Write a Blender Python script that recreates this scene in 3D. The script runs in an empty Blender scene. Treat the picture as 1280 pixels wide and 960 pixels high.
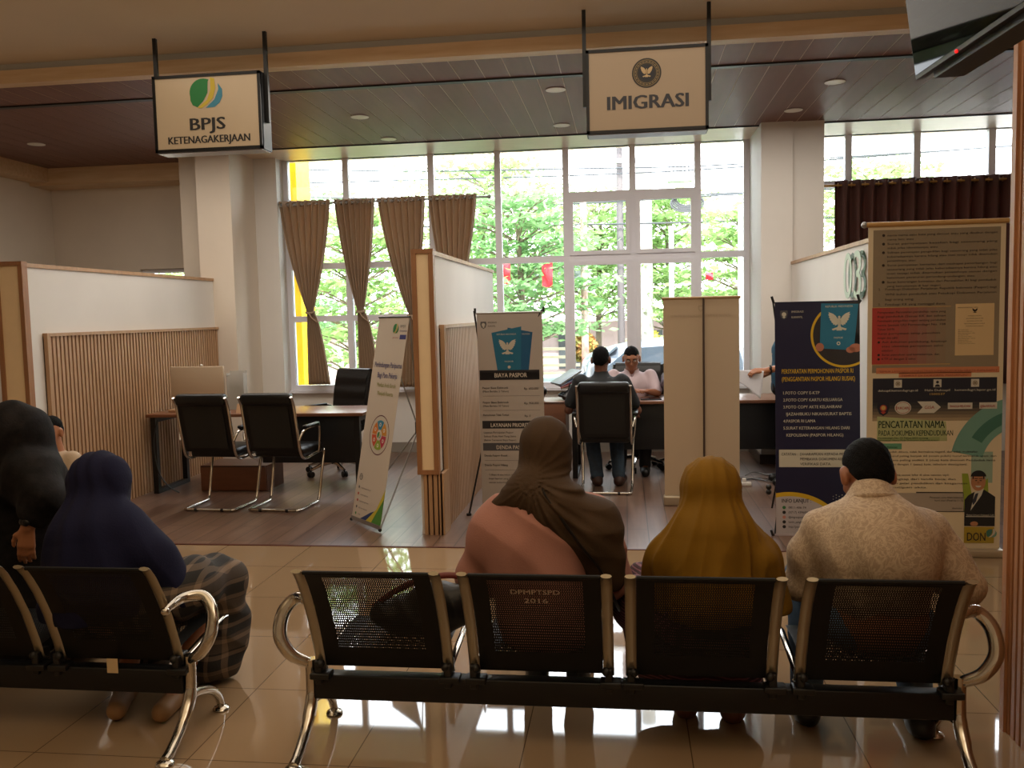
import bpy, bmesh, math, random
import numpy as np
from mathutils import Vector, Matrix, Euler
random.seed(7); rng = np.random.default_rng(7)
SC = bpy.context.scene
COL = SC.collection
PI = math.pi

# ---------------------------------------------------------------- materials
def lin(h):
    if isinstance(h, str):
        h = h.lstrip('#'); c = [int(h[i:i+2], 16)/255 for i in (0, 2, 4)]
        c = [x/12.92 if x <= .04045 else ((x+.055)/1.055)**2.4 for x in c]
        return (*c, 1)
    return (*h[:3], 1)
MATS = {}
def mat(name, col='#888888', rough=.5, metal=0, var=0, vscale=8, bump=0, bscale=60, emit=0, spec=.5, stretch=None, col2=None, coat=0, sheen=0):
    if name in MATS: return MATS[name]
    m = bpy.data.materials.new(name); m.use_nodes = True; nt = m.node_tree; b = nt.nodes['Principled BSDF']
    b.inputs['Base Color'].default_value = lin(col); b.inputs['Roughness'].default_value = rough
    b.inputs['Metallic'].default_value = metal; b.inputs['Specular IOR Level'].default_value = spec
    if coat: b.inputs['Coat Weight'].default_value = coat; b.inputs['Coat Roughness'].default_value = .08
    if sheen: b.inputs['Sheen Weight'].default_value = sheen
    if emit: b.inputs['Emission Color'].default_value = lin(col); b.inputs['Emission Strength'].default_value = emit
    tc = nt.nodes.new('ShaderNodeTexCoord'); vec = tc.outputs['Object']
    if stretch:
        mp = nt.nodes.new('ShaderNodeMapping'); mp.inputs['Scale'].default_value = stretch
        nt.links.new(vec, mp.inputs[0]); vec = mp.outputs[0]
    if var or col2:
        n = nt.nodes.new('ShaderNodeTexNoise'); n.inputs['Scale'].default_value = vscale; n.inputs['Detail'].default_value = 4
        nt.links.new(vec, n.inputs['Vector'])
        r = nt.nodes.new('ShaderNodeValToRGB'); r.color_ramp.elements[0].position = .3; r.color_ramp.elements[1].position = .7
        c = lin(col)
        if col2: r.color_ramp.elements[0].color = c; r.color_ramp.elements[1].color = lin(col2)
        else:
            r.color_ramp.elements[0].color = tuple(max(0, x*(1-var)) for x in c[:3])+(1,)
            r.color_ramp.elements[1].color = tuple(min(1, x*(1+var)) for x in c[:3])+(1,)
        nt.links.new(n.outputs['Fac'], r.inputs[0]); nt.links.new(r.outputs[0], b.inputs['Base Color'])
    if bump:
        n = nt.nodes.new('ShaderNodeTexNoise'); n.inputs['Scale'].default_value = bscale; n.inputs['Detail'].default_value = 3
        nt.links.new(vec, n.inputs['Vector'])
        bp = nt.nodes.new('ShaderNodeBump'); bp.inputs['Strength'].default_value = bump; bp.inputs['Distance'].default_value = .01
        nt.links.new(n.outputs['Fac'], bp.inputs['Height']); nt.links.new(bp.outputs[0], b.inputs['Normal'])
    MATS[name] = m
    return m
def nodes_of(m):
    nt = m.node_tree; return nt, nt.nodes['Principled BSDF']
def glass_mat():
    m = bpy.data.materials.new('window_glass'); m.use_nodes = True; nt = m.node_tree; nt.nodes.clear()
    o = nt.nodes.new('ShaderNodeOutputMaterial'); t = nt.nodes.new('ShaderNodeBsdfTransparent'); t.inputs[0].default_value = (.97, .98, .98, 1)
    g = nt.nodes.new('ShaderNodeBsdfGlossy'); g.inputs['Roughness'].default_value = .02
    lw = nt.nodes.new('ShaderNodeFresnel'); lw.inputs[0].default_value = 1.35
    mx = nt.nodes.new('ShaderNodeMixShader')
    nt.links.new(lw.outputs[0], mx.inputs[0]); nt.links.new(t.outputs[0], mx.inputs[1]); nt.links.new(g.outputs[0], mx.inputs[2]); nt.links.new(mx.outputs[0], o.inputs[0])
    return m
GLASS = glass_mat()

# ---------------------------------------------------------------- object helpers
def tag(o, label=None, cat=None, group=None, kind=None):
    if label: o['label'] = label
    if cat: o['category'] = cat
    if group: o['group'] = group
    if kind: o['kind'] = kind
    return o
def thing(name, label, cat, loc=(0, 0, 0), rz=0, group=None):
    o = bpy.data.objects.new(name, None); COL.objects.link(o); o.empty_display_size = .1
    o.location = loc; o.rotation_euler = (0, 0, rz); bpy.context.view_layer.update()
    return tag(o, label, cat, group)
def copy_tree(o, parent=None):
    c = o.copy(); COL.objects.link(c)
    if parent: c.parent = parent
    for ch in list(o.children): copy_tree(ch, c)
    return c
def wm(o):
    m = o.matrix_basis.copy()
    if o.parent: m = wm(o.parent) @ m
    return m
def link_mesh(name, me, parent=None, loc=(0, 0, 0)):
    o = bpy.data.objects.new(name, me); COL.objects.link(o); o.location = loc
    if parent: o.parent = parent
    return o
class MB:
    def __init__(s): s.v = []; s.f = []; s.m = []; s.mats = []; s.sm = []
    def mi(s, m):
        if m not in s.mats: s.mats.append(m)
        return s.mats.index(m)
    def add(s, vs, fs, m=None, smooth=False):
        n = len(s.v); s.v += [tuple(map(float, p)) for p in vs]; k = s.mi(m)
        s.f += [tuple(n+i for i in f) for f in fs]; s.m += [k]*len(fs); s.sm += [smooth]*len(fs)
    def box(s, lo, hi, m=None, M=None):
        x0, y0, z0 = lo; x1, y1, z1 = hi
        vs = [(x0, y0, z0), (x1, y0, z0), (x1, y1, z0), (x0, y1, z0), (x0, y0, z1), (x1, y0, z1), (x1, y1, z1), (x0, y1, z1)]
        if M is not None: vs = [M @ Vector(p) for p in vs]
        s.add(vs, [(0, 3, 2, 1), (4, 5, 6, 7), (0, 1, 5, 4), (1, 2, 6, 5), (2, 3, 7, 6), (3, 0, 4, 7)], m)
    def cbox(s, c, sz, m=None, M=None):
        s.box([c[i]-sz[i]/2 for i in range(3)], [c[i]+sz[i]/2 for i in range(3)], m, M)
    def rbox(s, lo, hi, r=.01, m=None, M=None, seg=3):
        # box with rounded edges: bevelled through bmesh
        bm = bmesh.new(); bmesh.ops.create_cube(bm, size=1)
        c = [(lo[i]+hi[i])/2 for i in range(3)]; d = [hi[i]-lo[i] for i in range(3)]
        for v in bm.verts: v.co = Vector([c[i]+v.co[i]*d[i] for i in range(3)])
        bmesh.ops.bevel(bm, geom=bm.edges[:], offset=min(r, min(d)*.49), segments=seg, affect='EDGES', profile=.5)
        bm.verts.ensure_lookup_table()
        vs = [M @ v.co if M is not None else v.co.copy() for v in bm.verts]
        s.add(vs, [tuple(v.index for v in f.verts) for f in bm.faces], m, True); bm.free()
    def tube(s, pts, r, m=None, n=10, closed=False, cap=True, flat=None):
        pts = [Vector(p) for p in pts]; N = len(pts); rs = r if isinstance(r, (list, tuple)) else [r]*N
        rings = []; up = None
        for i in range(N):
            a = pts[(i-1) % N] if (i > 0 or closed) else pts[i]; b = pts[(i+1) % N] if (i < N-1 or closed) else pts[i]
            t = (b-a).normalized()
            if up is None:
                up = Vector((0, 0, 1)) if abs(t.z) < .9 else Vector((0, 1, 0))
            u = (up-t*up.dot(t)).normalized(); w = t.cross(u); up = u
            fl = flat or (1, 1)
            rings.append([pts[i]+u*math.cos(2*PI*k/n)*rs[i]*fl[0]+w*math.sin(2*PI*k/n)*rs[i]*fl[1] for k in range(n)])
        vs = [p for R in rings for p in R]; fs = []
        for i in range(N if closed else N-1):
            j = (i+1) % N
            for k in range(n): fs.append((i*n+k, i*n+(k+1) % n, j*n+(k+1) % n, j*n+k))
        if cap and not closed: fs += [tuple(range(n))[::-1], tuple((N-1)*n+k for k in range(n))]
        s.add(vs, fs, m, True)
    def lathe(s, prof, c=(0, 0, 0), m=None, n=24, M=None):
        vs = []; fs = []
        for r, z in prof:
            for k in range(n): vs.append(Vector((c[0]+r*math.cos(2*PI*k/n), c[1]+r*math.sin(2*PI*k/n), c[2]+z)))
        for i in range(len(prof)-1):
            for k in range(n): fs.append((i*n+k, i*n+(k+1) % n, (i+1)*n+(k+1) % n, (i+1)*n+k))
        fs += [tuple(range(n))[::-1], tuple((len(prof)-1)*n+k for k in range(n))]
        if M is not None: vs = [M @ p for p in vs]
        s.add(vs, fs, m, True)
    def cyl(s, a, b, r, m=None, n=12): s.tube([a, b], r, m, n)
    def ball(s, c, r, m=None, n=12, k=8):
        r = r if isinstance(r, (tuple, list)) else (r,)*3
        vs = []; fs = []
        for i in range(k+1):
            t = PI*i/k
            for j in range(n):
                p = 2*PI*j/n; vs.append((c[0]+r[0]*math.sin(t)*math.cos(p), c[1]+r[1]*math.sin(t)*math.sin(p), c[2]+r[2]*math.cos(t)))
        for i in range(k):
            for j in range(n): fs.append((i*n+j, (i+1)*n+j, (i+1)*n+(j+1) % n, i*n+(j+1) % n))
        s.add(vs, fs, m, True)
    def grid(s, fn, nu, nv, m=None, smooth=True, closedu=False):
        vs = [fn(i/nu, j/nv) for j in range(nv+1) for i in range(nu+1)]; fs = []
        for j in range(nv):
            for i in range(nu): a = j*(nu+1)+i; fs.append((a, a+1, a+nu+2, a+nu+1))
        s.add(vs, fs, m, smooth)
    def build(s, name, parent=None, world=False, mats=None, loc=None, solid=0, weld=False):
        me = bpy.data.meshes.new(name); vs = s.v
        off = Vector(loc) if loc is not None else None
        if world and parent is not None:
            M = wm(parent).inverted(); vs = [M @ Vector(p) for p in vs]
        if off is not None: vs = [Vector(p)-off for p in vs]
        me.from_pydata([tuple(p) for p in vs], [], s.f); me.validate(clean_customdata=False)
        for m in s.mats: me.materials.append(m)
        if len(me.polygons) == len(s.f):
            me.polygons.foreach_set('material_index', s.m); me.polygons.foreach_set('use_smooth', s.sm)
        if weld:
            bm = bmesh.new(); bm.from_mesh(me); bmesh.ops.remove_doubles(bm, verts=bm.verts[:], dist=1e-5); bm.to_mesh(me); bm.free()
        me.update(); o = link_mesh(name, me, parent, off if off is not None else (0, 0, 0))
        if any(s.sm):
            try: me.set_sharp_from_angle(angle=math.radians(40))
            except Exception: pass
        if solid:
            md = o.modifiers.new('solid', 'SOLIDIFY'); md.thickness = solid; md.offset = 0
        return o
def struct(name, mb, parent=None, **k):
    o = mb.build(name, parent, **k)
    if parent is None: o['kind'] = 'structure'
    return o

def smooth_path(pts, n=6):
    # Catmull-Rom through the points
    P = [Vector(p) for p in pts]; P = [P[0]*2-P[1]]+P+[P[-1]*2-P[-2]]; out = []
    for i in range(1, len(P)-2):
        for k in range(n):
            t = k/n; a, b, c, d = P[i-1:i+3]
            out.append(.5*((2*b)+(c-a)*t+(2*a-5*b+4*c-d)*t*t+(3*b-a-3*c+d)*t**3))
    out.append(P[-2]); return out

# ---------------------------------------------------------------- text as mesh
_TC = {}
def text_geo(s, bold=0., res=2):
    bold = 0
    key = (s, bold, res)
    if key in _TC: return _TC[key]
    cu = bpy.data.curves.new('t', 'FONT'); cu.body = s; cu.size = 1; cu.resolution_u = res; cu.offset = bold
    o = bpy.data.objects.new('t', cu); COL.objects.link(o)
    dg = bpy.context.evaluated_depsgraph_get(); dg.update()
    me = bpy.data.meshes.new_from_object(o.evaluated_get(dg))
    v = [tuple(p.co) for p in me.vertices]; f = [tuple(p.vertices) for p in me.polygons]
    bpy.data.objects.remove(o); bpy.data.curves.remove(cu); bpy.data.meshes.remove(me)
    if v:
        x0 = min(p[0] for p in v); x1 = max(p[0] for p in v); y0 = min(p[1] for p in v); y1 = max(p[1] for p in v)
    else: x0 = x1 = y0 = y1 = 0
    _TC[key] = (v, f, x0, x1, y0, y1); return _TC[key]
class Board:
    """A flat printed surface: origin at the lower left, u along its width, v up, n out of its face."""
    def __init__(s, o, u, v, bend=None):
        s.o = Vector(o); s.u = Vector(u).normalized(); s.v = Vector(v).normalized(); s.n = s.u.cross(s.v)
        s.art = MB(); s.txt = MB()
    def P(s, a, b, l): return s.o+s.u*a+s.v*b+s.n*(l*.0006)
    size = None
    def poly(s, pts, m, l=1, mb=None):
        if s.size:   # nothing is printed beyond the sheet
            for ax, lim, sg in ((0, 0, 1), (0, s.size[0], -1), (1, 0, 1), (1, s.size[1], -1)):
                out = []
                for i, p in enumerate(pts):
                    q = pts[i-1]; dp = (p[ax]-lim)*sg; dq = (q[ax]-lim)*sg
                    if (dp >= 0) != (dq >= 0): t = dq/(dq-dp); out.append((q[0]+(p[0]-q[0])*t, q[1]+(p[1]-q[1])*t))
                    if dp >= 0: out.append(p)
                pts = out
                if len(pts) < 3: return
        (mb or s.art).add([s.P(a, b, l) for a, b in pts], [tuple(range(len(pts)))], m)
    def rect(s, a, b, c, d, m, l=1): s.poly([(a, b), (c, b), (c, d), (a, d)], m, l)
    def disc(s, a, b, r, m, l=1, n=28, ry=None, t0=0, t1=2*PI, rin=0):
        ry = ry or r
        if rin:
            k = ry/r
            for i in range(n):
                t, t2 = t0+(t1-t0)*i/n, t0+(t1-t0)*(i+1)/n
                s.poly([(a+r*math.cos(t), b+ry*math.sin(t)), (a+r*math.cos(t2), b+ry*math.sin(t2)), (a+rin*math.cos(t2), b+rin*k*math.sin(t2)), (a+rin*math.cos(t), b+rin*k*math.sin(t))], m, l)
        else:
            s.poly([(a+r*math.cos(t0+(t1-t0)*i/n), b+ry*math.sin(t0+(t1-t0)*i/n)) for i in range(n+(0 if t1-t0 >= 2*PI-.01 else 1))], m, l)
    def text(s, t, a, b, h, m, w=None, align='l', bold=0., l=3, res=2, caps=.72):
        """cap height h, left/centre/right at a, baseline b, fitted to width w when given"""
        v, f, x0, x1, y0, y1 = text_geo(t, bold, res)
        if not v: return
        k = h/caps; kx = k if w is None else w/(x1-x0); W = (x1-x0)*kx
        sx = a-(0 if align == 'l' else W/2 if align == 'c' else W)
        d = bold*h*.55
        for q, sh in enumerate((0, -1, 1) if bold >= .02 else (0, 1) if bold else (0,)):
            s.txt.add([s.P(sx+(p[0]-x0)*kx+sh*d, b+p[1]*k, l+.12*q) for p in v], f, m)
    def build(s, parent, art='printed_artwork', txt='lettering', world=True):
        if s.art.v: s.art.build(art, parent, world)
        if s.txt.v: s.txt.build(txt, parent, world)
def eagle(B, cx, cy, h, m, m2=None, l=3):
    """small heraldic bird: spread wings of feathers, body, head and tail"""
    W = [(.05, .12), (.16, .30), (.30, .42), (.52, .50), (.47, .40), (.54, .38), (.46, .28), (.51, .25), (.42, .16), (.46, .12), (.36, .04), (.38, -.01), (.29, -.06), (.30, -.12), (.2, -.12), (.2, -.18), (.09, -.12), (.05, -.05)]
    for sg in (-1, 1):
        P = [(cx+sg*h*a, cy+h*b) for a, b in W]; B.poly(P if sg < 0 else P[::-1], m, l)
    B.disc(cx, cy+h*.02, h*.1, m, l, 14, ry=h*.2); B.disc(cx, cy+h*.25, h*.06, m, l, 10)
    B.poly([(cx-.04*h, cy-.1*h), (cx-.14*h, cy-.42*h), (cx+.14*h, cy-.42*h), (cx+.04*h, cy-.1*h)], m, l)
    B.poly([(cx-.36*h, cy-.34*h), (cx-.3*h, cy-.42*h), (cx, cy-.32*h), (cx+.3*h, cy-.42*h), (cx+.36*h, cy-.34*h), (cx, cy-.22*h)], m, l+.3)
    if m2: B.disc(cx, cy+h*.02, h*.06, m2, l+1, 10, ry=h*.09)

# ---------------------------------------------------------------- signed-distance modelling -> one continuous surface
def R3(rx=0, ry=0, rz=0): return np.array(Euler((rx, ry, rz)).to_matrix())
class SD:
    def __init__(s, lo, hi, h=.008):
        s.lo = np.array(lo, float); s.h = h; n = np.ceil((np.array(hi)-s.lo)/h).astype(int)+1
        s.ax = [s.lo[i]+np.arange(n[i])*h for i in range(3)]; s.n = n
        s.F = np.full(n, 1., np.float32)
    def _win(s, lo, hi, mg):
        sl = []
        for i in range(3):
            a = int(max(0, math.floor((lo[i]-mg-s.lo[i])/s.h))); b = int(min(s.n[i], math.ceil((hi[i]+mg-s.lo[i])/s.h)+1))
            if b <= a: return None
            sl.append(slice(a, b))
        X, Y, Z = np.meshgrid(*[s.ax[i][sl[i]] for i in range(3)], indexing='ij')
        return tuple(sl), X, Y, Z
    def _put(s, sl, d, k, sub=False):
        A = s.F[sl]
        if sub:
            d = -d
            if k > 0: hh = np.maximum(k-np.abs(A-d), 0)/k; s.F[sl] = np.maximum(A, d)+hh*hh*k*.25
            else: s.F[sl] = np.maximum(A, d)
        else:
            if k > 0: hh = np.maximum(k-np.abs(A-d), 0)/k; s.F[sl] = np.minimum(A, d)-hh*hh*k*.25
            else: s.F[sl] = np.minimum(A, d)
    def cone(s, a, b, ra, rb=None, k=.02, sub=False):
        rb = ra if rb is None else rb; a = np.array(a, float); b = np.array(b, float); R = max(ra, rb)
        w = s._win(np.minimum(a, b)-R, np.maximum(a, b)+R, k+.03)
        if w is None: return
        sl, X, Y, Z = w; ab = b-a; L = max((ab*ab).sum(), 1e-9)
        t = np.clip(((X-a[0])*ab[0]+(Y-a[1])*ab[1]+(Z-a[2])*ab[2])/L, 0, 1)
        d = np.sqrt((X-a[0]-t*ab[0])**2+(Y-a[1]-t*ab[1])**2+(Z-a[2]-t*ab[2])**2)-(ra+(rb-ra)*t)
        s._put(sl, d, k, sub)
    def chain(s, pts, rs, k=.02):
        for i in range(len(pts)-1): s.cone(pts[i], pts[i+1], rs[i], rs[i+1], k)
    def ell(s, c, r, k=.02, R=None, sub=False):
        c = np.array(c, float); r = np.array(r, float); m = r.max()
        w = s._win(c-m, c+m, k+.03)
        if w is None: return
        sl, X, Y, Z = w; P = np.stack([X-c[0], Y-c[1], Z-c[2]], -1)
        if R is not None: P = P @ R
        k0 = np.sqrt(((P/r)**2).sum(-1)); k1 = np.sqrt(((P/(r*r))**2).sum(-1))+1e-9
        s._put(sl, np.where(k0 < .02, -r.min(), k0*(k0-1)/k1), k, sub)
    def box(s, c, hf, rad=.01, k=.02, R=None, sub=False):
        c = np.array(c, float); hf = np.array(hf, float); m = np.linalg.norm(hf)
        w = s._win(c-m, c+m, k+.03)
        if w is None: return
        sl, X, Y, Z = w; P = np.stack([X-c[0], Y-c[1], Z-c[2]], -1)
        if R is not None: P = P @ R
        q = np.abs(P)-(hf-rad); d = np.sqrt((np.maximum(q, 0)**2).sum(-1))+np.minimum(q.max(-1), 0)-rad
        s._put(sl, d, k, sub)
    def disp(s, fn):
        X, Y, Z = np.meshgrid(*s.ax, indexing='ij'); s.F += fn(X, Y, Z).astype(np.float32)
    def cut(s, fn):
        X, Y, Z = np.meshgrid(*s.ax, indexing='ij'); s.F = np.maximum(s.F, fn(X, Y, Z).astype(np.float32))
    def blur(s, n=1):
        for _ in range(n):
            for ax in range(3):
                a = s.F; b = a.copy()
                sl = [slice(None)]*3; s1 = list(sl); s2 = list(sl); s0 = list(sl)
                s1[ax] = slice(1, -1); s0[ax] = slice(0, -2); s2[ax] = slice(2, None)
                b[tuple(s1)] = .5*a[tuple(s1)]+.25*a[tuple(s0)]+.25*a[tuple(s2)]; s.F = b
    def mesh(s):
        F = s.F.copy()
        for ax in range(3):
            sl = [slice(None)]*3; sl[ax] = 0; F[tuple(sl)] = 1; sl[ax] = -1; F[tuple(sl)] = 1
        S = F < 0; nx, ny, nz = F.shape
        cx = (nx-1, ny-1, nz-1); acc = np.zeros(cx+(3,), np.float32); cnt = np.zeros(cx, np.float32)
        offs = [(0, 0), (0, 1), (1, 0), (1, 1)]
        for ax in range(3):
            o1, o2 = [a for a in range(3) if a != ax]
            for p, q in offs:
                sa = [None]*3; sb = [None]*3
                sa[ax] = slice(0, -1); sb[ax] = slice(1, None)
                for a, e in ((o1, p), (o2, q)):
                    sl = slice(e, F.shape[a]-1+e); sa[a] = sl; sb[a] = sl
                A = F[tuple(sa)]; B = F[tuple(sb)]; c = (A < 0) != (B < 0)
                t = np.where(c, A/np.where(c, A-B, 1), 0)
                acc[..., ax] += np.where(c, t, 0); acc[..., o1] += c*p; acc[..., o2] += c*q; cnt += c
        act = cnt > 0; idx = -np.ones(cx, np.int64); ijk = np.argwhere(act); idx[act] = np.arange(len(ijk))
        V = (ijk+acc[act]/cnt[act][:, None])*s.h+s.lo
        Q = []
        for ax in range(3):
            o1, o2 = [(1, 2), (2, 0), (0, 1)][ax]
            sa = [slice(1, -1)]*3; sb = [slice(1, -1)]*3; sa[ax] = slice(0, -1); sb[ax] = slice(1, None)
            A = S[tuple(sa)]; B = S[tuple(sb)]
            for flag, flip in ((A & ~B, False), (~A & B, True)):
                e = np.argwhere(flag)
                if not len(e): continue
                base = e.copy(); base[:, o1] += 1; base[:, o2] += 1
                def cell(d1, d2):
                    c = base.copy(); c[:, o1] += d1; c[:, o2] += d2; return idx[c[:, 0], c[:, 1], c[:, 2]]
                q = np.stack([cell(-1, -1), cell(0, -1), cell(0, 0), cell(-1, 0)], 1)
                Q.append(q[:, ::-1] if flip else q)
        Q = np.concatenate(Q)
        return V, Q
    def build(s, name, m, parent=None, loc=None):
        V, Q = s.mesh(); off = np.zeros(3)
        if parent is not None: off = np.array(wm(parent).translation)
        elif loc is not None: off = np.array(loc, float)
        V = V-off
        me = bpy.data.meshes.new(name); me.vertices.add(len(V)); me.vertices.foreach_set('co', V.ravel())
        me.loops.add(Q.size); me.loops.foreach_set('vertex_index', Q.ravel().astype(np.int32))
        me.polygons.add(len(Q)); me.polygons.foreach_set('loop_start', np.arange(0, Q.size, 4, dtype=np.int32))
        me.polygons.foreach_set('use_smooth', np.ones(len(Q), bool)); me.update(calc_edges=True); me.validate()
        me.materials.append(m); o = link_mesh(name, me, parent, (0, 0, 0) if parent is not None else tuple(off))
        return o
# ---------------------------------------------------------------- palette
wall_m = mat('wall_paint', '#d9cdbd', .75, var=.03, vscale=2)
wall_w = mat('white_wall_paint', '#dcd8d2', .7, var=.03, vscale=2)
ceil_m = mat('ceiling_paint', '#d3c3aa', .85, var=.03, vscale=1.2)
oak = mat('light_oak', '#b99470', .45, col2='#a58160', vscale=6, stretch=(4, 4, .6))
oak_h = mat('light_oak_beam', '#d8bc98', .5, col2='#caa981', vscale=5, stretch=(.5, 5, 5))
brown = mat('brown_trim', '#986b48', .45, var=.12, vscale=9, stretch=(5, 5, .6))
cream = mat('cream_laminate', '#efd6ae', .5, var=.03)
slat = mat('slat_wood', '#b18c6a', .5, var=.14, vscale=12, stretch=(6, 6, .5))
slatg = mat('slat_gap', '#4a3222', .8)
black = mat('matt_black', '#0b0b0c', .45)
blackm = mat('black_metal', '#131315', .35, metal=.3)
sheetm = mat('black_perforated_steel', '#0b0b0b', .5, metal=.2, spec=.3)
chrome = mat('chrome', '#c9c4bb', .12, metal=1)
railm = mat('brushed_rail', '#a39a88', .3, metal=.85)
steel = mat('grey_aluminium', '#a9a9a9', .35, metal=.8)
winfr = mat('white_window_frame', '#e6e6ee', .45)
leather = mat('black_leather', '#0f0f10', .36, bump=.15, bscale=40, spec=.4)
white = mat('white_print', '#e9e4dc', .6)
bluish = mat('blue_passport', '#1d6f93', .6)

# ---------------------------------------------------------------- floors
def tile_floor():
    m = mat('polished_floor_tile', '#d9bd94', .035, spec=.75); nt, b = nodes_of(m)
    tc = nt.nodes.new('ShaderNodeTexCoord'); mp = nt.nodes.new('ShaderNodeMapping')
    mp.inputs['Location'].default_value = (.39, -3.54, 0)
    nt.links.new(tc.outputs['Object'], mp.inputs[0])
    br = nt.nodes.new('ShaderNodeTexBrick'); br.offset = 0; br.inputs['Scale'].default_value = 1
    br.inputs['Brick Width'].default_value = .61; br.inputs['Row Height'].default_value = .61; br.inputs['Mortar Size'].default_value = .0022
    br.inputs['Mortar Smooth'].default_value = .1
    br.inputs['Color1'].default_value = lin('#a1876a'); br.inputs['Color2'].default_value = lin('#9b8266'); br.inputs['Mortar'].default_value = lin('#5e4a38')
    n = nt.nodes.new('ShaderNodeTexNoise'); n.inputs['Scale'].default_value = 1.7; n.inputs['Detail'].default_value = 5
    nt.links.new(mp.outputs[0], br.inputs['Vector']); nt.links.new(mp.outputs[0], n.inputs['Vector'])
    mx = nt.nodes.new('ShaderNodeMix'); mx.data_type = 'RGBA'; mx.blend_type = 'MULTIPLY'; mx.inputs[0].default_value = .35
    nt.links.new(br.outputs['Color'], mx.inputs[6]); nt.links.new(n.outputs['Color'], mx.inputs[7]) if False else None
    r = nt.nodes.new('ShaderNodeValToRGB'); r.color_ramp.elements[0].color = (.7, .68, .64, 1); r.color_ramp.elements[1].color = (1, 1, 1, 1)
    nt.links.new(n.outputs['Fac'], r.inputs[0]); nt.links.new(r.outputs[0], mx.inputs[7]); nt.links.new(mx.outputs[2], b.inputs['Base Color'])
    return m
def plank_mat(name, c1, c2, mort, w=1.2, h=.15, rough=.35, along='y', spec=.5):
    m = mat(name, c1, rough, spec=spec); nt, b = nodes_of(m)
    tc = nt.nodes.new('ShaderNodeTexCoord'); mp = nt.nodes.new('ShaderNodeMapping')
    if along == 'y': mp.inputs['Rotation'].default_value = (0, 0, PI/2)
    nt.links.new(tc.outputs['Object'], mp.inputs[0])
    br = nt.nodes.new('ShaderNodeTexBrick'); br.inputs['Scale'].default_value = 1; br.inputs['Brick Width'].default_value = w
    br.inputs['Row Height'].default_value = h; br.inputs['Mortar Size'].default_value = .004; br.offset = .37
    br.inputs['Color1'].default_value = lin(c1); br.inputs['Color2'].default_value = lin(c2); br.inputs['Mortar'].default_value = lin(mort)
    mp2 = nt.nodes.new('ShaderNodeMapping'); mp2.inputs['Scale'].default_value = (1.2, 14, 1); nt.links.new(mp.outputs[0], mp2.inputs[0])
    n = nt.nodes.new('ShaderNodeTexNoise'); n.inputs['Scale'].default_value = 1.5; n.inputs['Detail'].default_value = 6
    nt.links.new(mp2.outputs[0], n.inputs['Vector']); nt.links.new(mp.outputs[0], br.inputs['Vector'])
    r = nt.nodes.new('ShaderNodeValToRGB'); r.color_ramp.elements[0].position = .3; r.color_ramp.elements[0].color = (.5, .47, .45, 1); r.color_ramp.elements[1].position = .7; r.color_ramp.elements[1].color = (1, 1, 1, 1)
    nt.links.new(n.outputs['Fac'], r.inputs[0])
    mx = nt.nodes.new('ShaderNodeMix'); mx.data_type = 'RGBA'; mx.blend_type = 'MULTIPLY'; mx.inputs[0].default_value = .8
    nt.links.new(br.outputs['Color'], mx.inputs[6]); nt.links.new(r.outputs[0], mx.inputs[7]); nt.links.new(mx.outputs[2], b.inputs['Base Color'])
    return m
XL, XR, YB, YS, YW = -7.07, 6.0, -3.0, 5.88, 10.1
mb = MB(); mb.box((XL-.2, YB, -.1), (XR+.2, YS, 0), tile_floor()); struct('floor', mb)
mb = MB(); mb.box((XL-.2, YS, -.1), (XR+.2, YW+.3, 0), plank_mat('wood_vinyl_floor', '#866a58', '#6c5143', '#3a2a22', rough=.3, spec=.7)); struct('floor_wood_zone', mb)
mb = MB(); mb.box((XL, YS-.012, 0), (XR, YS+.012, .006), mat('seam_strip', '#5c2f22', .4)); struct('trim_floor_seam', mb)

# ---------------------------------------------------------------- ceilings
ZC, ZM = 3.465, 3.6
mb = MB(); mb.box((XL-.2, YB, ZM), (XR+.2, 6.42, ZM+.1), ceil_m); struct('ceiling_hall', mb)
plk = mat('ceiling_plank', '#79584e', .5, var=.1, vscale=3, stretch=(6, .5, 1), spec=.2)
mb = MB(); x = XL; pw = .2
while x < XR:
    mb.box((x+.004, 6.47, ZC), (x+pw-.004, 9.4, ZC+.02), plk); x += pw
mb.box((XL, 6.47, ZC+.002), (XR, 9.4, ZC+.05), mat('ceiling_groove', '#cbb49c', .6))
struct('ceiling_planks', mb)
x = XL; mb = MB()
while x < -5.1:
    mb.box((x+.004, 9.4, ZC), (x+pw-.004, 10.3, ZC+.02), plk); x += pw
mb.box((XL, 9.4, ZC+.012), (-4.9, 10.3, ZC+.05), MATS['ceiling_groove']); struct('ceiling_planks_left', mb)
mb = MB(); mb.box((XL, 7.05, ZC-.012), (XR, 7.11, ZC+.004), black); struct('trim_black_track', mb)
mb = MB(); mb.box((XL, 6.36, ZC-.015), (XR, 6.47, ZC+.085), oak_h); mb.box((XL, 6.38, ZC+.085), (XR, 6.46, ZM), mat('grey_cove', '#a9a59b', .7)); struct('trim_fascia_beam', mb)
# bay soffit behind the plank ceiling
lint = mat('lintel_wood', '#e3cdb4', .35, var=.05, vscale=5, stretch=(.5, 5, 5))
mb = MB(); mb.box((-4.6, 9.4, ZC-.005), (XR, 10.25, ZC+.1), lint); mb.box((-4.6, 9.385, ZC-.012), (XR, 9.4, ZC+.05), MATS['matt_black']); struct('ceiling_window_soffit', mb)
mb = MB(); mb.box((XL, 9.9, ZC-.2), (-4.98, 10.3, ZC-.001), oak_h); mb.box((XL, 6.47, ZC-.16), (XL+.25, 9.9, ZC-.001), oak_h); struct('trim_left_cornice', mb)
# roof slab keeps the sun out
mb = MB(); mb.box((XL-.5, YB-.5, 3.75), (XR+.5, YW+.5, 3.95), ceil_m); struct('roof_slab', mb)

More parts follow.
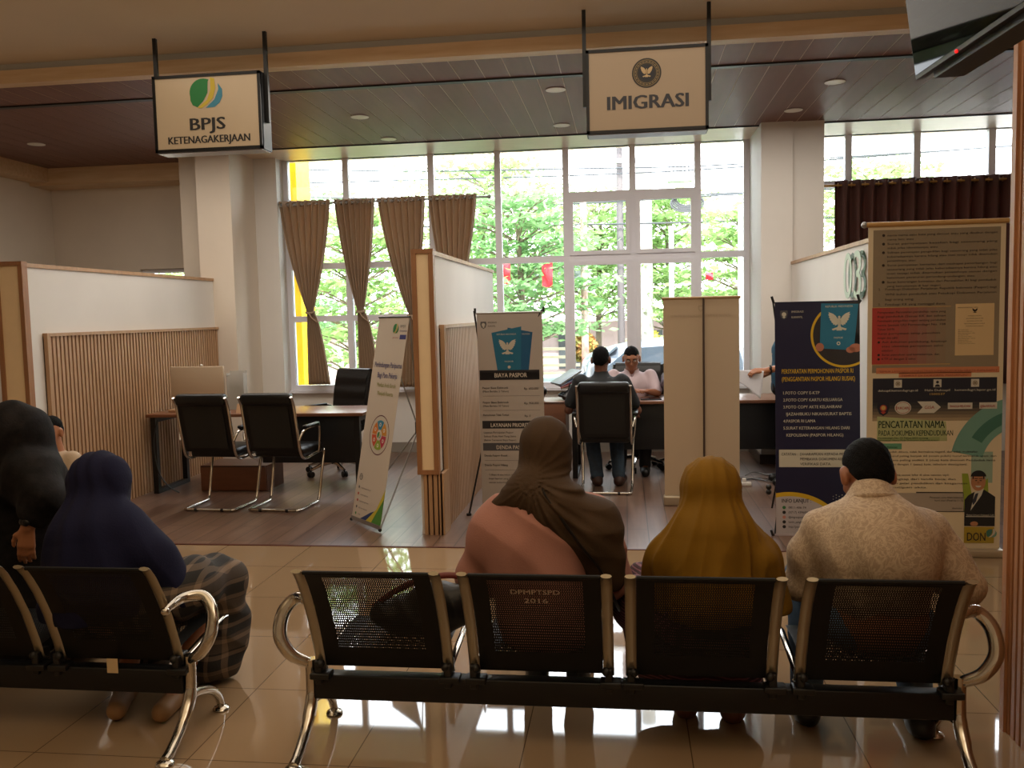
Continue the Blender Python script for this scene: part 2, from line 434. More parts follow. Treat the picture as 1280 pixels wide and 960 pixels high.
# ---------------------------------------------------------------- walls
mb = MB(); mb.box((XL-.2, YB, 0), (XL, 10.5, 3.75), wall_m); struct('wall_left', mb)
mb = MB(); mb.box((XR, YB, 0), (XR+.2, 10.5, 3.75), wall_m); struct('wall_right', mb)
mb = MB(); mb.box((XL-.2, YB-.2, 0), (XR+.2, YB, 3.75), wall_m); struct('wall_rear', mb)
mb = MB()   # back wall of the left bay, with its small window opening
mb.box((XL, 10.3, 0), (-5.95, 10.5, 3.75), wall_m); mb.box((-5.3, 10.3, 0), (-4.25, 10.5, 3.75), wall_m)
mb.box((-5.95, 10.3, 0), (-5.3, 10.5, 1.5), wall_m); mb.box((-5.95, 10.3, 2.26), (-5.3, 10.5, 3.75), wall_m); struct('wall_back_left', mb)
mb = MB(); mb.box((-5.95, 10.36, 1.5), (-5.3, 10.4, 1.55), winfr); mb.box((-5.95, 10.36, 2.21), (-5.3, 10.4, 2.26), winfr); w3 = struct('window_3', mb)
mb = MB(); mb.box((-5.95, 10.375, 1.55), (-5.3, 10.38, 2.21), GLASS); mb.build('glass_pane', w3)
# columns
mb = MB(); mb.box((-4.98, 9.55, 0), (-4.64, 10.3, ZC), wall_m); mb.box((-4.64, 9.26, 0), (-4.25, 10.3, ZC), wall_m); struct('wall_column_left', mb)
mb = MB(); mb.box((-4.25, 9.9, 0), (-3.98, 10.3, 3.75), wall_w); struct('wall_return_left', mb)
mb = MB(); mb.box((1.38, 9.26, 0), (1.69, 10.3, ZC), wall_w); mb.box((1.69, 9.29, 0), (2.0, 10.3, ZC), wall_w); struct('wall_column_right', mb)
mb = MB(); mb.box((1.365, 9.245, 0), (2.01, 9.26, .1), mat('dark_skirting', '#4d4038', .5)); mb.box((1.365, 9.26, 0), (1.38, 10.1, .1), MATS['dark_skirting']); struct('baseboard_column', mb)
# low wall under the big window
ZS = .72
mb = MB(); mb.box((-3.98, YW, 0), (1.38, YW+.2, ZS), wall_w); struct('wall_under_window', mb)
mb = MB(); mb.box((-4.25, 9.885, 0), (-3.98, 9.9, .12), mat('grey_skirting', '#8d857b', .5)); mb.box((-3.98, YW-.015, 0), (1.38, YW, .12), MATS['grey_skirting']); struct('baseboard_window', mb)
mb = MB(); mb.box((-4.0, YW-.06, ZS), (1.38, YW+.2, ZS+.03), winfr); struct('trim_window_sill', mb)
mb = MB(); mb.box((2.0, YW, 0), (XR, YW+.2, 1.2), wall_w); struct('wall_under_right_window', mb)
mb = MB(); mb.box((-4.25, YW-.1, 3.5), (XR, YW+.25, 3.75), wall_w); struct('wall_above_window', mb)

def wx(px_x): return px_x*YW/10.3
def window(name, x0, x1, z0, z1, mull, trans, sashes=()):
    mb = MB(); t = .035
    mb.box((x0, YW, z0), (x1, YW+.08, z0+.06), winfr); mb.box((x0, YW, z1-.06), (x1, YW+.08, z1), winfr)
    mb.box((x0, YW+.003, z0+.06), (x0+.06, YW+.077, z1-.06), winfr); mb.box((x1-.06, YW+.003, z0+.06), (x1, YW+.077, z1-.06), winfr)
    for x in mull: mb.box((x-t, YW+.001, z0+.06), (x+t, YW+.079, z1-.06), winfr)
    for a, b, z in trans: mb.box((a, YW+.004, z-t), (b, YW+.076, z+t), winfr)
    w = struct(name, mb)
    for a, b, c, d in sashes:
        s = MB(); f = .045
        s.box((a, YW-.02, c), (b, YW+.04, c+f), winfr); s.box((a, YW-.02, d-f), (b, YW+.04, d), winfr)
        s.box((a, YW-.02, c+f), (a+f, YW+.04, d-f), winfr); s.box((b-f, YW-.02, c+f), (b, YW+.04, d-f), winfr)
        s.box(((a+b)/2-.05, YW-.03, c+f*.3), ((a+b)/2+.05, YW-.02, c+f*.6), winfr); s.build('opening_sash', w)
    g = MB(); g.box((x0+.03, YW+.045, z0+.03), (x1-.03, YW+.05, z1-.03), GLASS); g.build('glass_pane', w)
    return w
zt = 2.22
mx = [wx(v) for v in (-3.285, -2.248, -1.455, -.66, .104, .838)]
window('window_1', -3.98, 1.38, ZS+.03, 3.52, mx, [(-3.98, 1.38, zt), (mx[3], mx[5], 2.93), (-3.98, mx[1], 1.6)],
       [(mx[3]+.035, mx[4]-.035, zt+.035, 2.895), (mx[4]+.035, mx[5]-.035, zt+.035, 2.895), (mx[3]+.035, mx[4]-.035, .82, zt-.035), (mx[4]+.035, mx[5]-.035, .82, zt-.035)])
window('window_2', 2.0, XR, 1.2, 3.52, [2.43, 3.14, 3.9, 4.7, 5.4], [(2.0, XR, 2.94), (2.0, XR, 2.1)])

# downlights set in the planks
dl = thing('recessed_downlight', 'round recessed downlight in the dark plank ceiling, unlit', 'ceiling light', (0, 0, 0), group=None)
a = MB(); a.lathe([(.075, 0), (.085, -.004), (.085, -.008), (.06, -.008)], m=white); a.build('trim_ring', dl)
a = MB(); a.lathe([(.058, -.002), (.058, -.0085)], m=mat('frosted_lens', '#e8e2d4', .4)); a.build('lens', dl)
DLP = [(-6.0, 8.55, 'round unlit downlight in the plank ceiling left of the green logo sign'),
       (-2.42, 8.1, 'round unlit downlight in the planks nearest the right side of the left sign'),
       (-2.43, 9.15, 'round unlit downlight in the planks above the beige curtain rod'),
       (1.75, 7.75, 'round unlit downlight in the planks nearest the television, right of the right sign'),
       (-.55, 7.5, 'round unlit downlight in the planks just left of the right sign, upper of the two'),
       (-.6, 8.9, 'round unlit downlight in the planks left of the right sign, nearer the window'),
       (1.6, 8.75, 'round unlit downlight in the planks above the right-hand column'),
       ]
for i, (x, y, lb) in enumerate(DLP):
    o = dl if i == 0 else copy_tree(dl)
    o.location = (x, y, ZC); tag(o, lb, 'ceiling light', 'recessed downlights in the plank ceiling')

# ---------------------------------------------------------------- partitions
def slat_panel(mb, x, y0, y1, z0, z1, side, pitch=.05, n=None):
    """vertical slats on a face x = const, standing out towards side*X"""
    mb.box((min(x, x+side*.008), y0, z0), (max(x, x+side*.008), y1, z1), slatg)
    y = y0+.03
    while y < y1-.01:
        mb.box((min(x, x+side*.028), y, z0), (max(x, x+side*.028), y+pitch*.62, z1), slat); y += pitch
    a, b = min(x, x+side*.04), max(x, x+side*.04)
    mb.box((a, y0, z0), (b, y0+.03, z1+.026), oak); mb.box((a, y0+.0305, z1), (b+.002, y1, z1+.025), oak)
def partition(label, XF, YF, YE, th, zt, zs=1.51, cat='partition'):
    # XF = right-hand (+X) face
    o = thing('room_partition', label, cat, (XF-th/2, YF, 0))
    m = MB(); m.box((XF-th, YF+.03, 0), (XF, YE, zt-.03), wall_w); m.build('wall_core', o, True)
    m = MB(); m.box((XF-th-.012, YF+.02, zt-.03), (XF+.012, YE, zt), oak); m.build('top_cap', o, True)
    m = MB(); m.box((XF-th-.008, YF, .48), (XF+.008, YF+.06, zt-.01), cream); z = .47
    m.box((XF-th-.015, YF-.012, z), (XF-th+.02, YF+.05, zt+.01), brown); m.box((XF-.02, YF-.012, z), (XF+.015, YF+.05, zt+.01), brown)
    m.box((XF-th-.016, YF-.014, z-.02), (XF+.016, YF+.052, z+.012), brown); m.box((XF-th-.016, YF-.014, zt-.02), (XF+.016, YF+.052, zt+.012), brown)
    m.build('end_panel', o, True)
    for sd in (1, -1):
        x = XF if sd > 0 else XF-th
        m = MB(); slat_panel(m, x, YF+.2, YE, 0, zs, sd); m.build('slat_cladding', o, True)
    m = MB(); m.box((XF-th+.02, YF+.02, 0), (XF+.035, YF+.22, .452), slatg)
    for k in range(4):
        xx = XF-th+.025+k*(th+.02)/4; m.box((xx, YF, 0), (xx+(th+.02)/4*.68, YF+.04, .455), oak)
    m.box((XF+.02, YF, 0), (XF+.045, YF+.22, .455), oak)
    m.build('base_post', o, True)
    return o
partition('white partition with wood slat cladding in the middle, between the two leaning banners', -1.37, 6.22, 9.2, .13, 2.07)
partition('white partition with wide wood slat cladding at the left wall beside the two empty visitor chairs', -4.5, 6.14, 9.5, .2, 2.07)
# right partition seen from its left side
o = thing('room_partition', 'plain white partition behind the tall banner on the right, with large green numerals', 'partition', (1.72, 6.6, 0))
m = MB(); m.box((1.68, 6.3, 0), (1.8, 9.24, 2.04), wall_w); m.build('wall_core', o, True)
m = MB(); m.box((1.668, 6.3, 2.04), (1.812, 9.24, 2.07), oak); m.build('top_cap', o, True)
num = thing('wall_numeral', 'large dark green raised numerals on the white partition behind the banner', 'sign', (1.66, 6.6, 1.75))
def extr_text(t, o_, u, v, h, w, m, depth=.03, bold=.03):
    mb = MB(); vv, f, x0, x1, y0, y1 = text_geo(t, bold, 4); k = h/(y1-y0); kx = w/(x1-x0)
    u = Vector(u); v = Vector(v); n = u.cross(v); o_ = Vector(o_)
    for d in (0, depth):
        mb.add([o_+u*(p[0]-x0)*kx+v*(p[1]-y0)*k+n*d for p in vv], f, m)
    return mb
grn = mat('green_numeral', '#1f4a30', .3)
extr_text('03', (1.675, 6.95, 1.66), (0, -1, 0), (0, 0, 1), .34, .5, grn, .03, .0).build('numeral', num, True)
extr_text('03', (1.645, 6.95, 1.66), (0, -1, 0), (0, 0, 1), .34, .5, mat('pale_numeral', '#b6c9b4', .4), .004, -.015).build('numeral_face', num, True)

# slat-clad pillar at the far right edge
pl = thing('slatted_pillar', 'tall pillar clad in reddish brown vertical slats at the right edge', 'pillar', (1.9, 2.6, 0))
m = MB(); m.box((1.43, 1.6, 0), (2.4, 3.38, ZM), slatg); m.build('core', pl, True)
pil_s = mat('pillar_slat', '#a9764f', .45, var=.12, vscale=10, stretch=(5, 5, .5)); m = MB()
y = 1.6
while y < 3.4: m.box((1.395, y, 0), (1.44, y+.026, ZM-.002), pil_s); y += .043
x = 1.41
while x < 2.4: m.box((x, 3.37, 0), (x+.026, 3.415, ZM-.002), pil_s); x += .043
m.box((1.385, 3.385, 0), (1.42, 3.42, ZM-.002), pil_s)
m.build('slat_cladding', pl, True)
# ---------------------------------------------------------------- waiting benches
def back_profile(t):
    """side curve of a seat back, t 0 (bottom) .. 1 (top): returns (y, z)"""
    P = [(3.10, .30), (3.075, .38), (3.03, .50), (2.98, .60), (2.93, .68), (2.90, .715)]
    s = t*(len(P)-1); i = min(int(s), len(P)-2); f = s-i
    return P[i][0]*(1-f)+P[i+1][0]*f, P[i][1]*(1-f)+P[i+1][1]*f
def perforated(mb, x0, x1, fn, m, mx=.06, nu=42, nv=36, t0=.2, t1=.88, hole=.25):
    """sheet bent along fn(t) with a field of real hexagonal holes, staggered like punched steel"""
    def P(x, t): y, z = fn(t); return (x, y, z)
    xa, xb = x0+mx, x1-mx
    def strip(a, b, c, d, n=8):
        mb.grid(lambda u, v: P(a+(b-a)*u, c+(d-c)*v), 1, n, m)
    strip(x0, xa, 0, 1); strip(xb, x1, 0, 1); strip(xa, xb, 0, t0, 3); strip(xa, xb, t1, 1, 3)
    du = (xb-xa)/nu; dt = (t1-t0)/nv; vs = []; fs = []
    for j in range(nv):
        for i in range(nu):
            a = xa+i*du; c = t0+j*dt; n = len(vs)
            cx = a+du*(.35 if j % 2 else .65); cy = c+dt*.5
            sq = [(a, c), (a+du*.5, c), (a+du, c), (a+du, c+dt*.5), (a+du, c+dt), (a+du*.5, c+dt), (a, c+dt), (a, c+dt*.5)]
            ang = [225, 270, 315, 0, 45, 90, 135, 180]
            ho = [(cx+du*hole*math.cos(math.radians(g)), cy+dt*hole*math.sin(math.radians(g))) for g in ang]
            vs += [P(*q) for q in sq]+[P(*q) for q in ho]
            for k in range(8): q = (k+1) % 8; fs.append((n+k, n+q, n+8+q, n+8+k))
    mb.add(vs, fs, m)
def make_seat(parent, xl, w=.49):
    """one seat: perforated back and pan as one sheet part, chrome side rails and bolts"""
    xr = xl+w
    m = MB(); perforated(m, xl+.02, xr-.02, back_profile, sheetm)
    yt, zt = back_profile(1); m.tube([(xl+.02, yt, zt), (xr-.02, yt, zt)], .008, sheetm, 8); m.build('backrest', parent, True)
    pan = lambda t: (3.13+.36*t, .335+.012*math.sin(PI*t)+.02*t)
    m = MB(); perforated(m, xl+.02, xr-.02, pan, sheetm, nu=30, nv=24, t0=.12, t1=.88, hole=.22); m.build('seat_pan', parent, True)
    for k, x in enumerate((xl, xr)):
        m = MB(); pts = [(x, *back_profile(t/10)) for t in range(11)]
        pts = [(x, 3.13, .285)]+pts+[(x, 2.885, .724)]
        m.tube(smooth_path(pts, 2), .017, railm, 8, flat=(.45, 1.15))
        sr_ = m.build('side_rail', parent, True)
        m = MB(); m.tube([(x, 3.12, .30), (x, 3.3, .325), (x, 3.46, .345), (x, 3.5, .34)], .013, chrome, 8, flat=(.5, 1)); m.build('seat_rail', parent, True)
        m = MB(); s = 1 if k == 0 else -1
        m.ball((x+s*.008, 3.07, .318), .017, black, 10, 6); m.rbox((x-.014, 3.06, .24), (x+.014, 3.14, .33), .006, black); m.rbox((x-.03, 3.05, .262), (x+.045, 3.11, .285), .004, black)
        m.build('bracket', sr_, True)
def make_leg(parent, x, out, inn=.06, ye=2.97):
    m = MB()
    stem = smooth_path([(x, 3.1, .325), (x, 3.1, .25), (x, 3.09, .17), (x, 3.05, .08), (x, 2.99, -.03+.05), (x, 2.9, .015)], 5)
    stem = smooth_path([(x, 3.1, .325), (x, 3.1, .23), (x, 3.085, .16), (x, 3.02, .085), (x, 2.93, .028), (x, 2.885, .014)], 5)
    m.tube(stem, [.022]*9+[.024]*5+[.020]*(len(stem)-14), chrome, 12)
    fr = smooth_path([(x, 3.09, .17), (x, 3.16, .155), (x, 3.25, .12), (x, 3.31, .07), (x, 3.335, .022)], 5); m.tube(fr, [.021-.006*i/len(fr) for i in range(len(fr))], chrome, 12)
    lg_ = m.build('leg', parent, True)
    for y in (3.335, 2.885):
        m = MB(); m.lathe([(.012, .02), (.03, .012), (.034, .004), (.03, 0)], (x, y, 0), chrome, 16); m.build('foot_pad', lg_, True)
    m = MB(); o = out
    arm = smooth_path([(x, 3.1, .30), (x+o*.015, 3.09, .315), (x+o*.065, 3.07, .35), (x+o*.105, 3.07, .42), (x+o*.1, 3.1, .50), (x+o*.055, 3.12, .55), (x+o*.0, 3.08, .555), (x-o*inn*.6, ye+.03, .55), (x-o*inn, ye, .54)], 5)
    n = len(arm); m.tube(arm, [.016+.010*math.sin(PI*min(1, i/n*1.15)) for i in range(n)], chrome, 12, flat=(1, .8)); m.ball(arm[-1], .017, chrome); m.build('armrest', parent, True)
def make_bench(label, xs, legs, note=None, w=.49):
    o = thing('waiting_bench', label, 'bench', (sum(xs)/len(xs)+w/2, 3.1, 0), group=None)
    for x in xs: make_seat(o, x, w)
    a = min(xs)-.02; b = max(xs)+w+.02
    m = MB(); m.rbox((a, 3.075, .178), (b, 3.135, .272), .006, blackm); m.build('beam', o, True)
    for x, s in legs: make_leg(o, x, s, *((.06, 3.06) if len(xs) == 4 else (.015, 2.97)))
    return o
bench = make_bench('black perforated steel waiting bench with four seats and chrome arms, in the middle foreground', [-1.15, -.563, .007, .592], [(-1.19, -1), (1.125, 1)])
# stencilled marking on the second backrest
def stencil(parent):
    yt, zt = back_profile(.79); yb, zb = back_profile(.61); v = Vector((0, yt-yb, zt-zb)).normalized()
    B = Board((-.563, yb-.004, zb-.005), (1, 0, 0), v); paint = mat('worn_stencil_paint', '#a59c8c', .8, var=.3, vscale=30)
    B.text('DPMPTSPD', .245, .045, .024, paint, w=.17, align='c', bold=.03, l=2)
    B.text('2016', .245, .0, .024, paint, w=.082, align='c', bold=.03, l=2)
    B.build(parent, txt='stencil_lettering')
stencil(bench)
benchl = make_bench('black waiting bench at the left edge with the woman in the navy headscarf on it', [-2.205, -2.785, -3.365], [(-1.675, 1), (-3.41, -1)])
B = Board((-2.0, 3.07, .2), (1, 0, 0), (0, 0, 1)); 
m = MB(); m.box((-2.0, 3.0715, .255), (-1.955, 3.073, .312), mat('yellowed_label', '#cbb48d', .7)); st = m.build('paper_sticker', benchl, True)

# ---------------------------------------------------------------- office chairs
def visitor_chair():
    o = thing('visitor_chair', 'x', 'chair')
    prof = [(-.06, .98), (-.035, .9), (.0, .75), (.035, .6), (.06, .5), (.10, .45), (.18, .43), (.35, .445), (.52, .45)]
    def surf(u, v, off=0):
        s = v*(5-1); i = min(int(s), 3); f = s-i; y = prof[i][0]*(1-f)+prof[i+1][0]*f; z = prof[i][1]*(1-f)+prof[i+1][1]*f
        x = (u-.5)*.44*(1-.05*abs(v-.5)); return (x, y+.012*math.cos((u-.5)*PI)-off, z)
    m = MB(); m.grid(lambda u, v: surf(u, v, .0), 10, 16, leather); m.grid(lambda u, v: surf(1-u, v, -.045-.012*math.sin(PI*u)), 10, 16, leather)
    for e in (0, 1): m.grid(lambda u, v: tuple(Vector(surf(e, v, 0)).lerp(Vector(surf(e, v, -.045)), u if e else 1-u)), 1, 16, leather)
    m.grid(lambda u, v: tuple(Vector(surf(u, 1, 0)).lerp(Vector(surf(u, 1, -.045)), 1-v)), 10, 1, leather)
    m.rbox((-.222, -.085, .9), (.222, .01, 1.0), .03, leather); m.build('backrest', o)
    m = MB(); m.grid(lambda u, v: ((u-.5)*.36, surf(u, .14+v*.78)[1]-.004, surf(u, .14+v*.78)[2]), 6, 12, mat('back_mesh_panel', '#1a1a18', .62)); m.build('back_panel', o)
    m = MB(); m.rbox((-.22, .12, .44), (.22, .56, .52), .03, leather); m.build('seat', o)
    tr = .0125
    for s in (-1, 1):
        pts = [(s*.232, -.075, .97)]+[(s*.232, y, z) for y, z in prof[1:]]
        m = MB(); m.tube(smooth_path(pts, 4), tr, chrome, 10); m.build('side_frame', o)
        m = MB(); m.tube(smooth_path([(s*.235, .52, .45), (s*.235, .53, .42), (s*.232, .49, .3), (s*.228, .43, .09), (s*.226, .40, .03), (s*.226, .35, .014), (s*.226, .05, .014), (s*.22, .012, .014), (s*.2, 0, .014)], 4), tr, chrome, 10); m.build('leg', o)
        m = MB(); m.tube(smooth_path([(s*.245, .02, .6), (s*.262, .05, .66), (s*.268, .12, .685), (s*.268, .34, .69), (s*.265, .385, .66), (s*.25, .4, .5), (s*.24, .4, .45)], 4), .011, chrome, 10); af_ = m.build('arm_frame', o)
        m = MB(); m.rbox((s*.268-.022, .08, .692), (s*.268+.022, .35, .72), .012, leather); m.build('arm_pad', af_)
    m = MB(); m.tube([(-.2, 0, .014), (.2, 0, .014)], tr, chrome, 10)
    for x in (-.12, .12): m.cyl((x-.012, 0, .012), (x+.012, 0, .012), .0145, black)
    m.build('floor_bar', o)
    return o
vc = visitor_chair()
for i, (x, y, rz, lb) in enumerate([
        (-3.5, 6.93, -3, 'black leather cantilever visitor chair at the left desk, the one nearer the slatted partition'),
        (-2.93, 6.93, -4, 'black leather cantilever visitor chair at the left desk, the one nearer the white leaning banner'),
        (-.19, 7.68, -2, 'black leather cantilever chair with the man in dark grey sitting on it')]):
    c = vc if i == 0 else copy_tree(vc)
    c.location = (x, y, 0); c.rotation_euler.z = math.radians(rz); tag(c, lb, 'chair', 'black cantilever visitor chairs')
def swivel_chair():
    o = thing('swivel_chair', 'x', 'chair')
    for k in range(5):
        a = 2*PI*k/5+.3; c, s = math.cos(a), math.sin(a); m = MB()
        m.tube([(c*.03, s*.03, .12), (c*.16, s*.16, .11), (c*.29, s*.29, .075)], [.024, .02, .014], chrome, 8)
        bl_ = m.build('base_leg', o)
        m = MB(); t = Vector((-s, c, 0)); p = Vector((c*.29, s*.29, .03))
        for q in (-.016, .016): m.tube([p+t*(q-.008), p+t*(q+.008)], .03, black, 14)
        m.cyl((p.x, p.y, .03), (p.x, p.y, .075), .009, blackm); m.build('caster', bl_)
    m = MB(); m.cyl((0, 0, .1), (0, 0, .42), .025, blackm); m.cyl((0, 0, .1), (0, 0, .25), .035, black); m.build('gas_stem', o)
    m = MB(); m.rbox((-.24, -.24, .42), (.24, .24, .51), .035, leather); m.build('seat', o)
    m = MB(); P = [(-.24, .47), (-.27, .6), (-.28, .75), (-.31, .9), (-.35, 1.04)]
    def bk(u, v):
        s = v*4; i = min(int(s), 3); f = s-i; return ((u-.5)*.47, P[i][0]*(1-f)+P[i+1][0]*f, P[i][1]*(1-f)+P[i+1][1]*f)
    m.grid(lambda u, v: (lambda p: (p[0], p[1]+.03+.015*math.sin(v*PI*4)**2, p[2]))(bk(1-u, v)), 8, 20, leather); m.grid(lambda u, v: (lambda p: (p[0], p[1]-.03, p[2]))(bk(u, v)), 8, 20, leather)
    for e in (0, 1):
        m.tube([bk(e, v/10) for v in range(11)], .032, leather, 8)
    m.tube([bk(0, 1), bk(1, 1)], .032, leather, 8); m.tube([bk(0, 0), bk(1, 0)], .032, leather, 8); m.build('backrest', o)
    for s in (-1, 1):
        m = MB(); m.tube(smooth_path([(s*.25, .12, .45), (s*.28, .13, .55), (s*.28, .08, .66), (s*.28, -.2, .68), (s*.25, -.27, .62)], 4), .012, chrome, 8); af_ = m.build('arm_frame', o)
        m = MB(); m.rbox((s*.28-.024, -.18, .68), (s*.28+.024, .1, .705), .01, leather); m.build('arm_pad', af_)
    return o
sw = swivel_chair(); sw.location = (-3.02, 8.72, 0); sw.rotation_euler.z = math.radians(150)
tag(sw, 'black leather swivel chair on casters behind the left desk, facing the window side', 'chair', 'black swivel office chairs')
s2 = copy_tree(sw); s2.location = (.1, 9.0, 0); s2.rotation_euler.z = math.radians(175)
tag(s2, 'black swivel chair behind the middle desk under the man in the white shirt', 'chair', 'black swivel office chairs')

# ---------------------------------------------------------------- desks
desk_top = mat('desk_walnut', '#7a4f36', .3, var=.12, vscale=4, stretch=(.6, 5, 5), spec=.6)
drw = mat('drawer_walnut', '#7b5038', .45, var=.1, vscale=5, stretch=(.7, 5, 5))
def desk(label, x0, x1, y0, y1, pan, leg_side=None, z=.75):
    o = thing('office_desk', label, 'desk', ((x0+x1)/2, y0, 0))
    m = MB(); m.rbox((x0, y0, z-.03), (x1, y1, z), .004, desk_top); m.build('desktop', o, True)
    m = MB(); m.rbox((pan[0], y0+.1, pan[1]), (pan[2], y0+.12, z-.03), .003, mat('dark_panel', '#16181b', .4)); m.build('modesty_panel', o, True)
    for x in (x0+.03, x1-.09):
        m = MB(); m.box((x, y0+.03, 0), (x+.05, y0+.08, z-.03), black); m.box((x, y1-.08, 0), (x+.05, y1-.03, z-.03), black)
        m.box((x, y0+.08, z-.08), (x+.05, y1-.08, z-.03), black); m.box((x, y0+.08, 0), (x+.05, y1-.08, .04), black); m.build('leg_frame', o, True)
    return o
def drawer_unit(label, x0, x1, y0, y1, z0, z1, n=3):
    o = thing('drawer_unit', label, 'drawers', ((x0+x1)/2, y0, 0)); m = MB()
    m.box((x0, y0+.02, z0), (x1, y1, z1), drw); m.build('carcass', o, True); h = (z1-z0)/n
    for k in range(n):
        a = MB(); a.rbox((x0+.004, y0, z0+k*h+.006), (x1-.004, y0+.02, z0+(k+1)*h-.006), .004, drw); d = a.build('drawer', o, True)
        a = MB(); a.box((x0+.01, y0-.004, z0+(k+1)*h-.01), (x1-.01, y0, z0+(k+1)*h-.004), black); a.build('finger_pull', d, True)
    return o
desk('walnut desk with black front panel behind the two empty visitor chairs', -4.43, -2.35, 7.62, 8.28, (-3.35, .28, -2.42))
drawer_unit('low walnut drawer unit under the left desk', -4.0, -3.35, 7.78, 8.2, .0, .24, 1)
desk('long walnut topped desk with dark front panel where the two seated men talk', -.55, 1.75, 8.42, 9.1, (-.02, .27, 1.7))
drawer_unit('three drawer walnut cabinet at the left end of the middle desk', -.93, -.57, 8.3, 8.8, .0, .76, 3)

# ---------------------------------------------------------------- things on the desks
o = thing('desk_screen_panel', 'plain beige rectangular panel standing on the left desk against the slats', 'panel', (-4.1, 8.0, .75))
m = MB(); m.rbox((-4.36, 7.98, .84), (-3.82, 8.01, 1.17), .006, mat('beige_plastic', '#b9a58c', .5)); m.build('panel', o, True)
m = MB(); m.rbox((-4.25, 7.93, .75), (-3.93, 8.08, .765), .004, MATS['beige_plastic']); m.box((-4.13, 7.99, .76), (-4.05, 8.02, .86), MATS['beige_plastic']); m.build('stand', o, True)
m = MB(); m.ball((-4.04, 7.99, 1.18), .012, white); m.build('camera_bump', o, True)
acr = mat('clear_acrylic', '#c9c9c4', .15); acr.node_tree.nodes['Principled BSDF'].inputs['Alpha'].default_value = .45
o = thing('brochure_holder', 'clear acrylic brochure holder on the left desk beside the beige panel', 'holder', (-3.7, 8.0, .75))
m = MB(); m.box((-3.79, 7.98, .75), (-3.62, 7.984, 1.08), acr); m.box((-3.79, 8.06, .75), (-3.62, 8.064, 1.12), acr); m.box((-3.79, 7.98, .75), (-3.785, 8.06, 1.1), acr); m.box((-3.625, 7.98, .75), (-3.62, 8.06, 1.1), acr); m.build('holder', o, True)
m = MB(); m.box((-3.77, 7.99, .755), (-3.64, 7.995, .98), mat('leaflet', '#8e9a86', .6, var=.3, vscale=20)); m.box((-3.77, 8.0, .755), (-3.64, 8.005, 1.03), white); m.build('leaflets', o, True)
o = thing('name_block', 'small light wooden name block on the left desk edge between the chairs', 'name plate', (-3.5, 7.75, .75))
m = MB(); m.add([(-3.58, 7.7, .75), (-3.38, 7.7, .75), (-3.38, 7.76, .75), (-3.58, 7.76, .75), (-3.58, 7.735, .83), (-3.38, 7.735, .83), (-3.38, 7.75, .83), (-3.58, 7.75, .83)],
               [(0, 3, 2, 1), (4, 5, 6, 7), (0, 1, 5, 4), (1, 2, 6, 5), (2, 3, 7, 6), (3, 0, 4, 7)], oak); m.build('block', o, True)
m = MB(); m.box((-3.52, 7.703, .775), (-3.44, 7.722, .79), black); m.build('plate', o, True)
o = thing('tape_dispenser', 'small light tray with clips at the left end of the left desk', 'tray', (-4.2, 7.85, .75))
m = MB(); m.rbox((-4.3, 7.8, .75), (-4.12, 7.88, .775), .006, oak); m.build('tray', o, True); m = MB(); m.ball((-4.22, 7.84, .785), (.03, .02, .015), black); m.build('clip', o, True)
cable = mat('black_cable', '#0c0c0c', .5)
m = MB(); m.tube(smooth_path([(-4.3, 7.6, .7), (-4.33, 7.57, .5), (-4.3, 7.56, .25), (-4.22, 7.57, .1), (-4.12, 7.6, .02)], 8), .006, cable, 6)
tag(m.build('power_cable', None, loc=(-4.3, 7.6, .01)), 'black cable hanging behind the left desk leg beside the slats', 'cable')

plast = mat('black_plastic_bag', '#101012', .25, bump=.8, bscale=18)
def bag_blob(name, label, c, r, seed, m, cat, hnd=False):
    sd = SD((c[0]-r[0]-.06, c[1]-r[1]-.06, c[2]-.02), (c[0]+r[0]+.06, c[1]+r[1]+.06, c[2]+r[2]*2+.12), .008); rr = random.Random(seed)
    for k in range(7): sd.ell((c[0]+rr.uniform(-.5, .5)*r[0], c[1]+rr.uniform(-.4, .4)*r[1], c[2]+r[2]*(.5+.6*rr.random())), (r[0]*.55, r[1]*.6, r[2]*.55), .03)
    sd.cone((c[0], c[1], c[2]+r[2]*1.4), (c[0]+.03, c[1], c[2]+r[2]*2+.04), .02, .03, .04)
    sd.disp(lambda X, Y, Z: .006*np.sin(60*X+20*Z)*np.sin(45*Y+30*Z)); sd.cut(lambda X, Y, Z: c[2]+.001-Z)
    return tag(sd.build(name, m, loc=(c[0], c[1], c[2])), label, cat)
bag_blob('plastic_bag', 'crumpled black plastic bag on the drawer cabinet beside the passport price banner', (-.86, 8.45, .76), (.12, .1, .1), 3, plast, 'bag')
bag_blob('plastic_bag', 'crumpled black bag on the middle desk under the folders, left of the seated man', (-.55, 8.52, .76), (.1, .1, .045), 5, plast, 'bag')
for k, (c, a, lb) in enumerate([('#16181c', 12, 'black document folder, lowest of the slanted pile beside the man in dark grey'), ('#a9202c', 18, 'red document folder in the slanted pile beside the man in dark grey'),
                            ('#25457c', 24, 'blue document folder in the slanted pile beside the man in dark grey'), ('#16181c', 30, 'black document folder, topmost of the slanted pile beside the man in dark grey')]):
    o = thing('document_folder', lb, 'folder', (-.62, 8.5, .86+k*.014), 0, 'folders piled on the middle desk'); o.rotation_euler = (0, -math.radians(a), math.radians(8*k))
    mf = mat('folder_'+('black' if k in (0, 3) else 'red' if k == 1 else 'blue'), c, .4); m = MB(); m.rbox((0, 0, 0), (.26, .3, .004), .002, mf); m.rbox((0, 0, .012), (.26, .3, .016), .002, mf); m.box((-.002, 0, 0), (.004, .3, .016), mf); m.build('cover', o)
    m = MB(); m.box((.006, .006, .004), (.252, .292, .012), white); m.build('papers', o)
paper = mat('paper', '#dfe0ea', .6)
